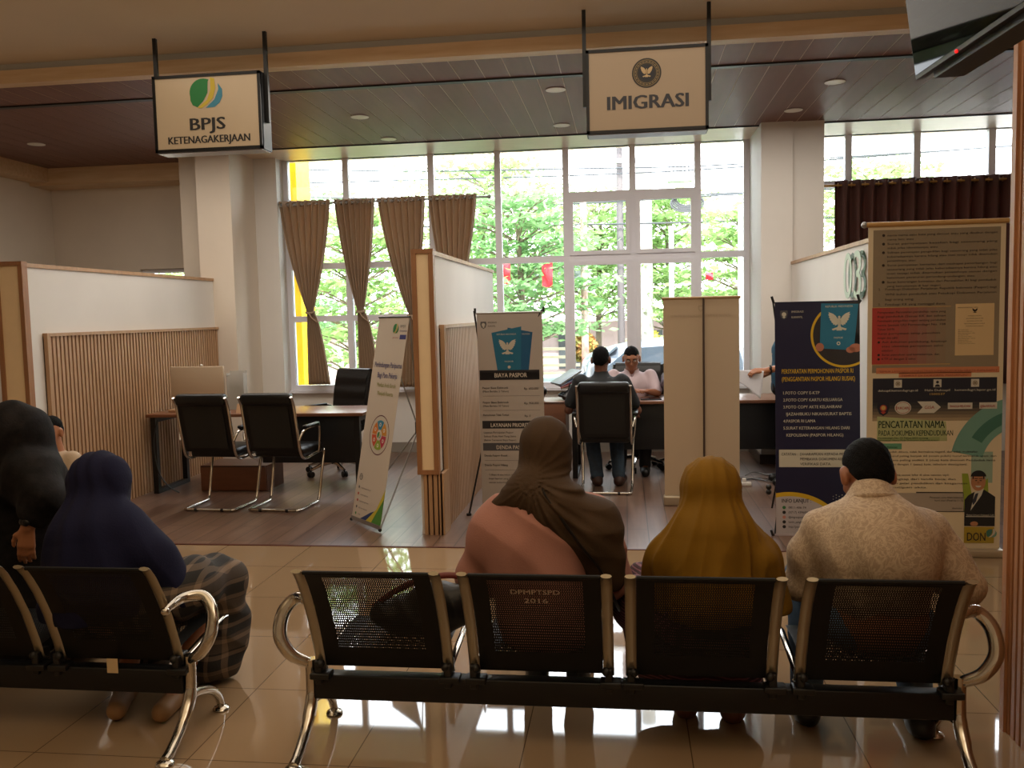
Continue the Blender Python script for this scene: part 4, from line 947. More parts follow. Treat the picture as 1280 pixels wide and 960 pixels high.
for p in (B.P(-.01, Hh, -5), B.P(W+.01, Hh, -5), B.P(-.01, 0, -5), B.P(W+.01, 0, -5)): m = MB(); m.cyl(hub, p, .006, black); m.build('stand_arm', o, True)
m = MB(); m.cyl(hub, (1.15, 7.15, .01), .007, black); m.build('stand_leg', o, True)
for a, b in ((-.005, Hh-.01), (W, Hh-.01), (-.02, -.01)): p = B.P(a, b, 0); m = MB(); m.cyl(p, p+Vector((-.015, 0, .05)), .009, black); m.build('end_clip', o, True)
for z in (.30, .335): m = MB(); m.ball((1.0, 6.36, z), .02, black); m.build('clamp_knob', o, True)

# 5. the tall population-registry roll-up
vt = mat('banner_vinyl_cream', '#d8c8a8', .5)
o, B, W, Hh, M = flat_banner('roll_up_banner', 'tall roll-up banner headed PENCATATAN NAMA in front of the brown curtain', (1.525, 5.83, .035), (2.34, 5.83, .035), (1.525, 5.83, 2.1), (2.34, 5.83, 2.1), vt)
GB = mk('taupe', '#8b7c65'); NV = mk('deep_navy', '#1b1e2c'); k = Hh/416.   # rows measured from the top, in units of 1/416 of its height
def Yp(p): return Hh-(p-284)*k
def Xp(p): return (p-1083)/178*W
B.rect(.03, Yp(470), W-.03, Yp(289), GB, 1)
t1 = ['nama nama satu kata yang dimuat atau yang disebut dengan', 'nama lain; atau', 'Surat pernyataan keaslian bagi seseorang yang', 'tidak jelas identitasnya; atau', 'Salinan penetapan pengadilan bagi seseorang yang tidak jelas', 'keberadaannya karena hilang atau mati tetapi tidak ditemukan', 'jenazahnya; atau', 'Surat pernyataan kematian dari maskapai penerbangan bagi', 'seseorang yang tidak jelas keberadaannya karena hilang atau', 'mati tetapi tidak ditemukan jenazahnya sesuai dengan', 'ketentuan peraturan perundang-undangan; atau', 'Surat keterangan kematian dari Perwakilan RI bagi penduduk', 'yang kematiannya di luar negeri.']
ws = [1, .24, 1, .46, 1, 1, .26, 1, 1, 1, .8, 1, .5]; bul = (0, 2, 4, 7, 11); y = 297; TK = mk('brown_ink', '#2f2620')
for i, t in enumerate(t1):
    gap = 5.2 if (i+1) not in bul else 5.6
    B.text(t, Xp(1108), Yp(y), .013, TK, w=(Xp(1250)-Xp(1108))*ws[i], bold=.015)
    if i in bul: B.disc(Xp(1103), Yp(y)+.006, .009, TK, 3, 8)
    y += gap
for i, (t, w_) in enumerate((('Fotokopi Dokumen Perjalanan Republik Indonesia (Paspor) bagi', 1), ('WNI bukan penduduk atau Fotokopi Dokumen Perjalanan', 1), ('bagi orang asing;', .26), ('Fotokopi KK yang meninggal dunia.', .55))):
    B.text(t, Xp(1106), Yp(365+6.4*i), .014, TK, w=(Xp(1250)-Xp(1106))*w_, bold=.015)
B.text('2.', Xp(1097), Yp(365), .014, TK); B.text('3.', Xp(1097), Yp(384), .014, TK)
RED = mk('brick_red', '#a8332d'); RD = [mk('red_fade%d' % i, c) for i, c in enumerate(('#b03a34', '#a8433a', '#a14c42', '#9a5549', '#965f51', '#92685a', '#8f715e', '#8c7861'))]
for i in range(8): B.rect(Xp(1089)+i*.055, Yp(459), Xp(1089)+(i+1)*.055+(.003 if i == 7 else 0), Yp(387), RD[i], 2)
B.rect(.03, Yp(387), Xp(1192), Yp(386.2), mk('gold_line', '#b8945c'), 3); B.rect(.03, Yp(460), Xp(1192), Yp(459), mk('gold_line', '#b8945c'), 3)
t2 = ['Persyaratan Pencatatan perubahan nama yang', 'Bagi penduduk (Sesuai KK dan salinan', 'Penetapan pengadilan negeri tentang perubahan', 'nama (sesuai UU Permendagri No. 108', 'Tahun 2019)', 'Surat pernyataan tetap pemohon', 'dengan dua saksi', 'Asli dokumen pendukung, fotokopi', 'atau identitas pernyataan saksi', 'sebelum', 'Surat pemohon asal kematiannya, dan', 'KTP-el dengan 2 saksi']
for i, (t, w_) in enumerate(zip(t2, (1, 1, 1, 1, .25, .92, .3, .95, .9, .16, .85, .5))): B.text(t, Xp(1096) if i < 7 else Xp(1102), Yp(394+5.4*i), .0135, TK, w=(Xp(1188)-Xp(1096))*w_*.97, bold=.015)
for i in (7, 10, 11): B.disc(Xp(1098), Yp(393+5.4*i), .008, TK, 3, 8)
B.rect(Xp(1198), Yp(449), Xp(1248), Yp(384), mk('certificate', '#d2b688'), 2)
eagle(B, Xp(1223), Yp(393), .03, TK, l=4); B.text('PENCATATAN SIPIL', Xp(1201), Yp(389.5), .007, TK, w=.12)
for i, w_ in enumerate((.08, .1, .09, .12, .1)): B.text('KUTIPAN AKTA KELAHIRAN'[:14+i], Xp(1223), Yp(400+3.2*i), .006, TK, w=w_, align='c')
for i in range(9): B.text('Berdasarkan Akta Nomor'[:12+i], Xp(1202), Yp(417+2.2*i), .005, TK, w=.06+.06*((i*7) % 3)/3)
SAL = mk('salmon', '#c47b55'); B.rect(Xp(1095), Yp(471), Xp(1256), Yp(463.5), SAL, 2); B.rect(Xp(1125), Yp(476), Xp(1220), Yp(470), SAL, 2)
B.text('"SEMUA LAYANAN ADMINISTRASI KEPENDUDUKAN GRATIS DAN DAPAT', Xp(1176), Yp(469.5), .013, mk('salmon_ink', '#8e3f2e'), w=.71, align='c'); B.text('TEMPAT DI DUKCAPIL MANAPUN"', Xp(1172), Yp(475), .012, MATS['print_salmon_ink'], w=.4, align='c')
B.rect(.035, Yp(508), W-.035, Yp(477), NV, 2)
for i in range(6): B.rect(.035, Yp(508+4*(i+1)), W-.035, Yp(508+4*i), mk('fade%d' % i, ('#2a2b30', '#3d3a38', '#544c43', '#6d614f', '#86765e', '#a08e70')[i]), 1)
for x, ic, t, t2_ in ((1124, 'o', 'dukcapil.kemendagri.go.id', None), (1176, 'p', 'Halo Dukcapil', '1500537'), (1225, 's', 'kemendagri.lapor.go.id', None)):
    B.rect(Xp(x)-.024, Yp(489), Xp(x)+.024, Yp(479), PALE, 3); 
    if ic == 'p': B.disc(Xp(x), Yp(482.5), .009, NV, 4, 12); B.disc(Xp(x), Yp(488.5), .016, NV, 4, 12, t0=0, t1=PI)
    else: B.disc(Xp(x), Yp(484), .015, GB, 4, 14, rin=.011); B.rect(Xp(x)-.008, Yp(485.5), Xp(x)+.008, Yp(482.5), GB, 4)
    B.text(t, Xp(x), Yp(494), .014, PALE, w=.24 if t2_ is None else .15, align='c', bold=.02, l=4)
    if t2_: B.text(t2_, Xp(x), Yp(499), .014, mk('amber', '#c3a05a'), w=.09, align='c', bold=.02, l=4)
crest(B, Xp(1105), Yp(516), .085, NV, mk('emb_red', '#a23b30'), 3); B.disc(Xp(1105), Yp(515), .014, mk('amber', '#c3a05a'), 5, 12)
B.disc(Xp(1131), Yp(515), .05, PALE, 3, 24, ry=.042); B.disc(Xp(1131), Yp(515), .044, MATS['print_emb_red'], 4, 24, ry=.036, rin=.041); B.text('DUKCAPIL', Xp(1131), Yp(517), .018, MATS['print_emb_red'], w=.08, align='c', bold=.03, l=5)
B.poly([(Xp(1150), Yp(507)), (Xp(1172), Yp(507)), (Xp(1181), Yp(514.5)), (Xp(1172), Yp(522)), (Xp(1150), Yp(522)), (Xp(1157), Yp(514.5))], PALE, 3); B.text('GISA', Xp(1166), Yp(516.5), .02, MATS['print_emb_red'], w=.06, align='c', l=5)
B.rect(Xp(1190), Yp(517), Xp(1222), Yp(509), PALE, 3); B.text('BANGGA MELAYANI', Xp(1206), Yp(515), .016, MATS['print_emb_red'], w=.12, align='c', bold=.02, l=5)
B.rect(Xp(1231), Yp(517), Xp(1254), Yp(509), PALE, 3); B.text('@BerAKHLAK', Xp(1242), Yp(515), .016, MATS['print_emb_red'], w=.09, align='c', bold=.02, l=5)
TE = mk('teal_arc', '#6d9a8c'); TE2 = mk('teal_arc_dark', '#3f7263')
B.disc(Xp(1290), Yp(590), .44, TE, 1.6, 30, t0=math.radians(95), t1=math.radians(168), rin=.25); B.disc(Xp(1290), Yp(590), .36, TE2, 2.3, 30, t0=math.radians(98), t1=math.radians(150), rin=.29)
B.rect(Xp(1222), Yp(612), Xp(1250), Yp(572), mk('teal_light', '#93ab98'), 1.3)
LG2 = mk('light_green', '#92a069'); B.poly([(Xp(1097), Yp(558)), (Xp(1190), Yp(558)), (Xp(1188), Yp(533)), (Xp(1097), Yp(526))], mk('greenish', '#aab07c'), 1.4); B.rect(Xp(1097), Yp(558), Xp(1180), Yp(553), LG2, 2)
B.text('PENCATATAN NAMA', Xp(1099), Yp(541), .048, mk('forest', '#20382a'), w=.40, bold=.02, l=4); B.text('PADA DOKUMEN KEPENDUDUKAN', Xp(1099), Yp(551), .036, MATS['print_forest'], w=.45, bold=.01, l=4)
B.text('Permendagri No. 73 Tahun 2022 tentang', Xp(1099), Yp(555), .011, MATS['print_forest'], w=.3, l=4); B.text('Pencatatan Nama Pada Dokumen Kependudukan', Xp(1099), Yp(558), .011, MATS['print_forest'], w=.36, l=4)
B.rect(Xp(1096), Yp(568.5), Xp(1130), Yp(561), mk('pill_green', '#5f9a78'), 3); B.text('Pedoman', Xp(1124), Yp(567), .014, MATS['print_forest'], w=.06, align='r', l=5)
for i, (t, x, w_) in enumerate((('Nama mudah dibaca, tidak bermakna negatif, dan tidak multitafsir', 1097, .61), ('Jumlah huruf paling banyak 60 (enam puluh) huruf termasuk spasi, dan', 1097, .72), ('jumlah kata paling sedikit 2 (dua) kata (kecuali Penduduk lama', 1097, .715), ('dimasukkan dengan 1 (satu) kata, sebelum ditetapkan).', 1097, .55))): B.text(t, Xp(x), Yp(573+5.4*i), .0125, TK, w=w_, l=4)
for i, (t, w_) in enumerate((('Penulisan Nama sesuai lafaz di akta catatan sipil:', .39), ('dibuat lengkap dari tanda baca; dan', .43), ('marga dan gelar pendidikan dan keagamaan', .5), ('pada kutipan akta.', .26))): B.text(t, Xp(1097), Yp(603+5.4*i), .0125, TK, w=w_+.05, l=4)
B.rect(Xp(1150), Yp(650), Xp(1214), Yp(624), TK, 2); B.rect(Xp(1097), Yp(649), Xp(1213), Yp(625.5), mk('grey_lilac', '#a69a8c'), 3); B.text('Pencatatan nama dalam ketentuan', Xp(1212), Yp(632), .012, TK, w=.2, align='r', l=5); B.text('kami akan (Pasal ke 1 - 3)', Xp(1212), Yp(636), .012, TK, w=.17, align='r', l=5); B.text('ditentukan', Xp(1211), Yp(646), .012, TK, w=.06, align='r', l=5)
# printed portrait of a man in a suit (flat)
LM = mk('lime', '#8fa032'); B.poly([(Xp(1210), Yp(600)), (Xp(1218), Yp(600)), (Xp(1228), Yp(650)), (Xp(1214), Yp(650))], LM, 3); B.poly([(Xp(1238), Yp(612)), (Xp(1244), Yp(606)), (Xp(1246), Yp(640)), (Xp(1236), Yp(640))], LM, 3)
SU = mk('suit', '#17181b'); SKN = mk('portrait_skin', '#b07a55')
B.poly([(Xp(1214), Yp(668)), (Xp(1214), Yp(634)), (Xp(1219), Yp(628)), (Xp(1226), Yp(624)), (Xp(1240), Yp(621)), (Xp(1248), Yp(626)), (Xp(1254), Yp(630)), (Xp(1254), Yp(668))], SU, 4)
B.poly([(Xp(1227), Yp(624)), (Xp(1239), Yp(619)), (Xp(1236), Yp(628)), (Xp(1222), Yp(648))], PALE, 5); B.poly([(Xp(1228), Yp(626)), (Xp(1232), Yp(625)), (Xp(1229), Yp(636)), (Xp(1225), Yp(641)), (Xp(1224), Yp(636))], mk('tie', '#2a2f3e'), 6)
B.disc(Xp(1231.5), Yp(610.5), .044, SKN, 6, 24, ry=.058); B.disc(Xp(1231.5), Yp(604.5), .047, SU, 7, 20, ry=.043, t0=math.radians(5), t1=math.radians(175)); B.rect(Xp(1223.8), Yp(607), Xp(1225.4), Yp(603), SU, 7); B.rect(Xp(1237.6), Yp(607), Xp(1239.2), Yp(603), SU, 7)
for sx in (-3, 3): B.disc(Xp(1231.5+sx), Yp(609), .008, SU, 8, 8, ry=.003); B.rect(Xp(1231.5+sx)-.011, Yp(606.8), Xp(1231.5+sx)+.011, Yp(606), SU, 8)
B.disc(Xp(1231.5), Yp(615.5), .017, PALE, 8, 12, ry=.012, t0=PI, t1=2*PI); B.disc(Xp(1231.5), Yp(611.5), .007, mk('nose', '#9c6847'), 8, 8)
B.rect(Xp(1216), Yp(656), Xp(1254), Yp(655.2), PALE, 8); B.text('Ketua Umum Dukcapil, S.H.', Xp(1217), Yp(654.5), .011, PALE, w=.165, l=8); B.disc(Xp(1227), Yp(665), .024, SKN, 6, 12, ry=.016)
OL = mk('mustard_block', '#a58d2a'); B.rect(Xp(1214), Yp(690), W-.035, Yp(669), OL, 5); B.text('DON', Xp(1218), Yp(687), .055, TK, w=.11, bold=.02, l=8); leaf_shape(B, Xp(1250), Yp(677), .05, TE2, PALE, TE, 7)
B.build(o)
m = MB(); m.cyl((1.505, 5.83, 2.11), (2.36, 5.83, 2.11), .016, mat('gold_rail', '#b89058', .35)); m.build('top_rail', o, True)
for x in (1.5, 2.365): m = MB(); m.ball((x, 5.83, 2.11), .02, steel); m.build('end_cap', o, True)
m = MB(); m.rbox((1.51, 5.78, 0), (2.355, 5.88, .05), .01, MATS['base_alu']); m.build('base_case', o, True)
m = MB(); m.cyl((1.93, 5.85, .05), (1.93, 5.85, 2.1), .009, steel); m.build('rear_pole', o, True)
# ---------------------------------------------------------------- people
def skin(name, c, c2=None): return mat(name, c, .5, var=.06, vscale=9, bump=.05, bscale=160)
SK = skin('skin_brown', '#8f5c40'); SKD = skin('skin_dark', '#6b4230'); SKL = skin('skin_light_brown', '#a8704e')
hairm = mat('black_hair', '#060505', .8, spec=.15, bump=.6, bscale=260, stretch=(1, 1, .4))
V = lambda *a: np.array(a, float)
def head(sd, c, R, s=1., neck=None, rn=.055, face=True):
    """skull, jaw, brow, nose, lips, ears around centre c; R turns local (x right, y forward, z up) into the world"""
    L = lambda x, y, z: c+R @ (V(x, y, z)*s)
    if neck is not None: sd.cone(L(0, -.02, -.06), neck, rn*s, rn*1.12*s, .03)
    sd.ell(L(0, -.012, .022), V(.074, .093, .088)*s, .02, R); sd.ell(L(0, .03, -.055), V(.052, .058, .06)*s, .035, R)
    sd.ell(L(0, .045, -.02), V(.06, .05, .06)*s, .03, R); sd.cone(L(-.03, .073, .026), L(.03, .073, .026), .012*s, k=.02)
    for q in (-1, 1):
        sd.ell(L(q*.031, .098, .004), V(.017, .012, .010)*s, .014, R, sub=True)
        sd.ell(L(q*.081, -.005, -.012), V(.015, .022, .035)*s, .008, R); sd.ell(L(q*.094, .003, -.01), V(.005, .01, .018)*s, .006, R, sub=True)
        sd.ell(L(q*.042, .068, -.03), V(.02, .02, .02)*s, .02, R)
    sd.cone(L(0, .085, .012), L(0, .108, -.028), .007*s, .012*s, .014)
    for q in (-1, 1): sd.ell(L(q*.012, .097, -.031), V(.008, .009, .007)*s, .008, R)
    sd.cone(L(-.018, .083, -.056), L(.018, .083, -.056), .0075*s, k=.01); sd.cone(L(-.016, .08, -.067), L(.016, .08, -.067), .0075*s, k=.01)
    sd.ell(L(0, .078, -.088), V(.02, .016, .016)*s, .02, R)
def face_bits(o, c, R, s=1., glasses=False, mask=None):
    L = lambda x, y, z: tuple(c+R @ (V(x, y, z)*s))
    for q in (-1, 1):
        m = MB(); m.ball(L(q*.031, .083, .003), (.0115*s,)*3, mat('eye_white', '#cfc7bd', .3), 12, 8); m.ball(L(q*.031, .0895, .001), (.0062*s,)*3, mat('iris', '#1b120d', .2), 10, 6); m.build('eye', o, True)
        m = MB(); m.tube([L(q*.015, .093, .021), L(q*.032, .095, .026), L(q*.05, .084, .02)], .0035*s, hairm, 6); m.build('eyebrow', o, True)
    m = MB(); m.tube([L(-.021, .087, -.0615), L(0, .0935, -.061), L(.021, .087, -.0615)], .003*s, mat('lips', '#7c4136', .5), 6); m.build('mouth', o, True)
    if glasses:
        g = MB(); gm = mat('glasses_frame', '#17171a', .3)
        for q in (-1, 1):
            g.tube([L(q*.034+.023*math.cos(t*PI/8), .103, .002+.017*math.sin(t*PI/8)) for t in range(16)], .0018, gm, 6, closed=True)
            g.tube([L(q*.056, .101, .006), L(q*.074, .06, .008), L(q*.08, -.01, .006)], .0017, gm, 6)
        g.tube([L(-.011, .104, .005), L(.011, .104, .005)], .0016, gm, 6); g.build('glasses', o, True)
def hair(o, c, R, s=1., low=-.05, top=.0, front=.055, m=None, h=.005):
    L = lambda x, y, z: c+R @ (V(x, y, z)*s)
    sd = SD(c-.16, c+.16, h); sd.ell(L(0, -.016, .028+top), V(.0775, .097, .088)*s, .01, R); sd.ell(L(0, -.055, -.025), V(.066, .052, .06)*s, .03, R)
    def cutf(X, Y, Z):
        P = np.stack([X-c[0], Y-c[1], Z-c[2]], -1) @ R/s
        x, y, z = P[..., 0], P[..., 1], P[..., 2]
        hl = np.where(y > .0, .02+(y/.09)*.045, .02-(np.clip(-y, 0, 1)/.09)**1.7*(.02-low))     # hair line: high at the forehead, low at the nape
        hl = hl+np.where((np.abs(x) > .05) & (y > -.03), .012, 0)+.006*np.sin(90*x+40*y)
        return (hl-z)*s
    sd.cut(cutf); sd.disp(lambda X, Y, Z: .0012*np.sin(190*X+60*Y)*np.sin(170*Z)); return sd.build('hair', m or hairm, o)
def hand(sd, w, f, n, side, s=1., curl=.5, spread=.1):
    """palm + four unequal bent fingers + thumb; w wrist, f finger direction, n palm normal, side +1 when the thumb lies towards n x f"""
    f = f/np.linalg.norm(f); n = n-f*np.dot(n, f); n /= np.linalg.norm(n); t = np.cross(n, f)*side
    for k in range(4):
        b = w+f*.082*s+t*(.027-.018*k)*s; sd.cone(w+t*(.014-.010*k)*s, b, .0135*s, .0115*s, .01)
        a = curl*.5; p = b; ln = (.040, .045, .041, .032)[k]*s
        for j, (q, r) in enumerate(((1, .0095), (.65, .0087), (.5, .0078))):
            d = f*math.cos(a)+n*math.sin(a)+t*spread*(1-k*.66)*.5; d /= np.linalg.norm(d); e = p+d*ln*q; sd.cone(p, e, r*s, (r-.0006)*s, .004); p = e; a += curl*.75
    p0 = w+f*.02*s+t*.02*s; p1 = p0+(f*.55+t*.75+n*.25)*.035*s; p2 = p1+(f*.85+t*.35+n*.3)*.032*s; p3 = p2+(f*.95+n*.3)*.024*s
    sd.cone(p0, p1, .014*s, .012*s, .012); sd.cone(p1, p2, .011*s, .0095*s, .006); sd.cone(p2, p3, .0095*s, .008*s, .004)
def bounds(pts, m=.16):
    P = np.array(pts); return P.min(0)-m, P.max(0)+m
def person(name, label, J, sk, h=.008, hd=None, hands=None, R=None, s=1., rn=.055, chest=(.15, .1), face=True):
    """one continuous body over the joints in J (world): pel, che, nek, head, shL elL wrL, shR elR wrR, hpL knL anL toL, ..."""
    sd = SD(*bounds(list(J.values())), h)
    sd.ell((J['pel']), V(.15, .11, .1)*s, .05); sd.cone(J['pel'], J['che'], .12*s, .13*s, .05); sd.ell(J['che'], V(chest[0], chest[1], .12)*s, .05)
    for a in 'LR':
        if 'sh'+a in J:
            sd.cone(J['che']+V(0, 0, .06), J['sh'+a], .06*s, .05*s, .04); sd.chain([J['sh'+a], J['el'+a], J['wr'+a]], [.05*s, .038*s, .026*s], .02)
            if hands and a in hands:
                f, n, cu = hands[a]; hand(sd, J['wr'+a], V(*f), V(*n), -1 if a == 'L' else 1, s, cu)
        if 'kn'+a in J:
            sd.chain([J['hp'+a], J['kn'+a], J['an'+a]], [.085*s, .058*s, .038*s], .03); sd.chain([J['an'+a]-V(0, .0, .01), J['to'+a]], [.036*s, .026*s], .02)
    head(sd, J['head'], R if R is not None else np.eye(3), s, J['nek'], rn)
    o = sd.build(name, sk, None, loc=tuple(J['pel'])); return tag(o, label, 'person')
def sleeves(sd, J, a, r0, r1, r2=None, upto=1., k=.03):
    if upto <= 1: sd.cone(J['sh'+a], J['sh'+a]+(J['el'+a]-J['sh'+a])*upto, r0, r1, k)
    else: sd.chain([J['sh'+a], J['el'+a], J['el'+a]+(J['wr'+a]-J['el'+a])*(upto-1)], [r0, r1, r2], k)
def folds(a=.004, f1=(38, 12, 9), f2=(11, 30, 24)):
    return lambda X, Y, Z: 1.7*a*(np.abs(np.sin(.6*(f1[0]*X+f1[1]*Y+f1[2]*Z)+2*np.sin(9*Z+5*X)))-.6)+a*.9*np.sin(f2[0]*X+f2[1]*Y-f2[2]*Z+1.5*np.sin(14*X))
def trousers(o, J, m, s=1., h=.008, upto=.97, nm='trousers'):
    sd = SD(*bounds([J[k] for k in ('pel', 'hpL', 'hpR', 'knL', 'knR', 'anL', 'anR')]), h); sd.ell(J['pel']-V(0, 0, .01), V(.17, .125, .11)*s, .04)
    for a in 'LR': sd.chain([J['hp'+a], J['kn'+a], J['kn'+a]+(J['an'+a]-J['kn'+a])*upto], [.1*s, .073*s, .058*s], .03)
    sd.disp(folds(.003)); top = J['pel'][2]+.1; sd.cut(lambda X, Y, Z: Z-top); return sd.build(nm, m, o)
def shoes(o, J, m, h=.007, nm='shoe'):
    for a in 'LR':
        A, T = J['an'+a], J['to'+a]; d = (T-A)*V(1, 1, 0); d /= np.linalg.norm(d)+1e-9; b = V(A[0], A[1], T[2])
        sd = SD(*bounds([A, T, b], .09), h); z0 = T[2]-.035
        sd.cone(b-d*.035+V(0, 0, .005), T+d*.02, .043, .04, .02); sd.cone(A+V(0, 0, .0), b, .048, .045, .03); zz = max(.001, z0)
        sd.cut(lambda X, Y, Z: zz-Z); sd.cut(lambda X, Y, Z: Z-(A[2]+.03)); sd.build(nm, m, o)

def seat_joints(x, hipY=3.28, hipZ=.45, che=(0, -.0, .28), nek=(0, 0, .45), hd=(0, .03, .6), shw=.18, shz=.37, kn=(.09, .42, 0), an=(.09, .42, -.4)):
    p = V(x, hipY, hipZ); J = dict(pel=p, che=p+V(*che), nek=p+V(*nek), head=p+V(*hd))
    for a, q in (('L', -1), ('R', 1)):
        J['sh'+a] = p+V(q*shw+che[0]*1.1, nek[1]*.8, shz); J['hp'+a] = p+V(q*.09, .02, -.01)
        J['kn'+a] = p+V(q*kn[0], kn[1], kn[2]); J['an'+a] = V(p[0]+q*an[0], hipY+an[1], .07); J['to'+a] = J['an'+a]+V(q*.02, .15, -.035)
        J['el'+a] = J['sh'+a]+V(q*.09, .12, -.24); J['wr'+a] = J['el'+a]+V(-q*.12, .22, .02)
    return J
def cloth(name, c, rough=.85, **k): return mat(name, c, rough, **{**dict(var=.06, vscale=6, bump=.12, bscale=180, sheen=0), **k})
shoe_b = mat('black_shoe', '#0d0d0e', .4); denim = cloth('denim', '#39506a', col2='#55708a', vscale=14); darkcl = cloth('dark_trousers', '#15151b')

# --- woman in pink blouse and brown headscarf, second seat
J = seat_joints(-.31, 3.30, .46, che=(.0, .02, .24), nek=(-.005, .05, .46), hd=(0.0, .07, .605), shw=.175, shz=.355)
J['elL'] = V(-.585, 3.36, .58); J['wrL'] = V(-.47, 3.62, .56); J['elR'] = V(-.075, 3.36, .58); J['wrR'] = V(-.2, 3.62, .56)
RA = R3(-.15, 0, .05)
pa = person('person', 'woman in dusty pink blouse and olive brown headscarf sitting on the second seat, back turned', J, SK, .009, hands=dict(L=((.5, .6, 0), (0, 0, -1), .4), R=((-.5, .6, 0), (0, 0, -1), .4)), R=RA)
sd = SD((-.8, 3.0, .3), (.15, 3.8, 1.1), .007)
sd.cone((-.31, 3.28, .42), (-.32, 3.31, .72), .19, .175, .06); sd.ell((-.32, 3.32, .8), (.215, .135, .14), .07); sd.ell((-.36, 3.27, .7), (.2, .125, .2), .06)
for a in 'LR': sd.chain([J['sh'+a], J['el'+a], J['el'+a]+(J['wr'+a]-J['el'+a])*.85], [.088, .085, .055], .05)
sd.ell((-.52, 3.33, .72), (.085, .09, .12), .05); sd.ell((-.12, 3.33, .72), (.085, .09, .12), .05)
sd.disp(folds(.006, (16, 8, 22), (26, 12, 14))); sd.cut(lambda X, Y, Z: .36-Z); sd.build('blouse', cloth('pink_blouse', '#a5766a', .85, var=.08, spec=.2), pa)
K_ = V(-.36, 3.255, .985)
hc = J['head']; sd = SD((-.62, 3.05, .55), (.02, 3.62, 1.24), .006); SCF = cloth('olive_brown_scarf', '#453526', .85, var=.1, spec=.2)
sd.ell(hc+V(0, -.005, .03), (.103, .122, .112), .02, RA); sd.ell(hc+V(0, -.035, -.045), (.094, .09, .085), .04); sd.cone(hc+V(-.01, -.02, -.08), J['nek']+V(0, -.01, -.03), .085, .085, .05)
sd.chain([V(-.5, 3.3, .865), V(-.37, 3.265, .925), V(-.26, 3.25, .87), V(-.14, 3.26, .78), V(-.1, 3.27, .68)], [.03, .075, .1, .105, .085], .06)
sd.ell((-.33, 3.31, .9), (.12, .11, .06), .05); sd.ell((-.13, 3.31, .8), (.1, .1, .1), .06); sd.ell((-.2, 3.24, .77), (.1, .05, .1), .05); sd.cone((-.14, 3.27, .8), (-.07, 3.28, .6), .08, .06, .05)
sd.cone(hc+V(-.02, .06, -.1), hc+V(0, .06, -.02), .07, .075, .04)
def fA(X, Y, Z):
    th = np.arctan2(Z-K_[2], X-K_[0]); r = np.sqrt((X-K_[0])**2+(Z-K_[2])**2); m_ = np.clip(r/.04, 0, 1)*np.clip(1.25-r/.5, .2, 1)*np.clip(1+(X-K_[0])/.1, .25, 1)
    low = np.clip((1.02-Z)/.08, 0, 1); return .010*(np.abs(np.sin(11*th+2*np.sin(9*r)))-.6)*m_*(.3+.7*low)+.003*np.sin(37*th)*m_*low
sd.disp(fA); fr = hc+V(0, .115, -.005)
sd.ell(fr, (.066, .06, .09), .01, sub=True); sd.build('headscarf', SCF, pa)
trousers(pa, J, darkcl); shoes(pa, J, shoe_b)
strap = mat('bag_strap', '#16130f', .5); o = thing('shoulder_bag', 'thin black bag strap worn diagonally across the back of the woman in pink', 'bag', (-.1, 3.2, .6))
m = MB(); m.tube(smooth_path([(-.33, 3.27, 1.0), (-.30, 3.165, .94), (-.24, 3.14, .86), (-.17, 3.135, .76), (-.1, 3.16, .66), (-.05, 3.25, .52), (-.03, 3.4, .42)], 6), .008, strap, 8, flat=(1.2, .5)); m.build('strap', o, True)
m = MB(); m.rbox((-.14, 3.42, .42), (.02, 3.5, .53), .03, strap); m.build('pouch', o, True)

# --- woman in mustard headscarf, third seat
J = seat_joints(.315, 3.33, .42, che=(0, .0, .22), nek=(0, .02, .37), hd=(0, .05, .50), shw=.16, shz=.28)
J['elL'] = V(.1, 3.42, .5); J['wrL'] = V(.22, 3.62, .5); J['elR'] = V(.53, 3.42, .5); J['wrR'] = V(.41, 3.62, .5)
J['knL'] = V(.1, 3.72, .42); J['anL'] = V(.22, 3.45, .07); J['toL'] = J['anL']+V(0, .15, -.035); J['anR'] = V(.4, 3.42, .07); J['toR'] = J['anR']+V(.02, .15, -.035)
RB = R3(-.2, 0, 0)
pb = person('person', 'woman in mustard yellow headscarf sitting on the third seat, back turned', J, SK, .009, hands=dict(L=((.5, .6, 0), (0, 0, -1), .4), R=((-.5, .6, 0), (0, 0, -1), .4)), R=RB)
hc = J['head']; sd = SD((-.05, 3.05, .42), (.72, 3.66, 1.08), .006); MU = cloth('mustard_scarf', '#7a5814', .85, var=.08, spec=.2)
sd.ell(hc+V(0, -.01, .02), (.108, .122, .108), .02, RB); sd.cone(hc+V(0, -.02, -.01), V(.315, 3.32, .77), .108, .115, .04)
sd.ell((.315, 3.32, .69), (.20, .12, .09), .09); sd.cone((.315, 3.28, .76), (.315, 3.25, .52), .12, .17, .07)
for q in (-1, 1): sd.chain([V(.315+q*.05, 3.32, .76), V(.315+q*.16, 3.33, .66), V(.315+q*.19, 3.35, .5)], [.1, .08, .075], .06)
sd.cone((.49, 3.26, .67), (.515, 3.27, .5), .06, .075, .03); sd.cone(hc+V(0, .06, -.1), hc+V(0, .06, -.02), .07, .075, .04)
def fB(X, Y, Z):
    th = np.arctan2(Y-3.36, X-.315); t = np.clip((.92-Z)/.35, 0, 1); return (.003+.014*t)*(np.abs(np.sin(8*th+3*t+.8*np.sin(7*th)))-.6)+.0045*(np.abs(np.sin(32*(X-.315)/(.45+t)))-.6)
sd.disp(fB); sd.ell(hc+V(0, .115, -.005), (.066, .06, .09), .01, sub=True); sd.cut(lambda X, Y, Z: .47-Z+.05*(X-.3)); sd.build('headscarf', MU, pb)
sk_m = cloth('maroon_skirt', '#43141f', .8); nt, b = nodes_of(sk_m)
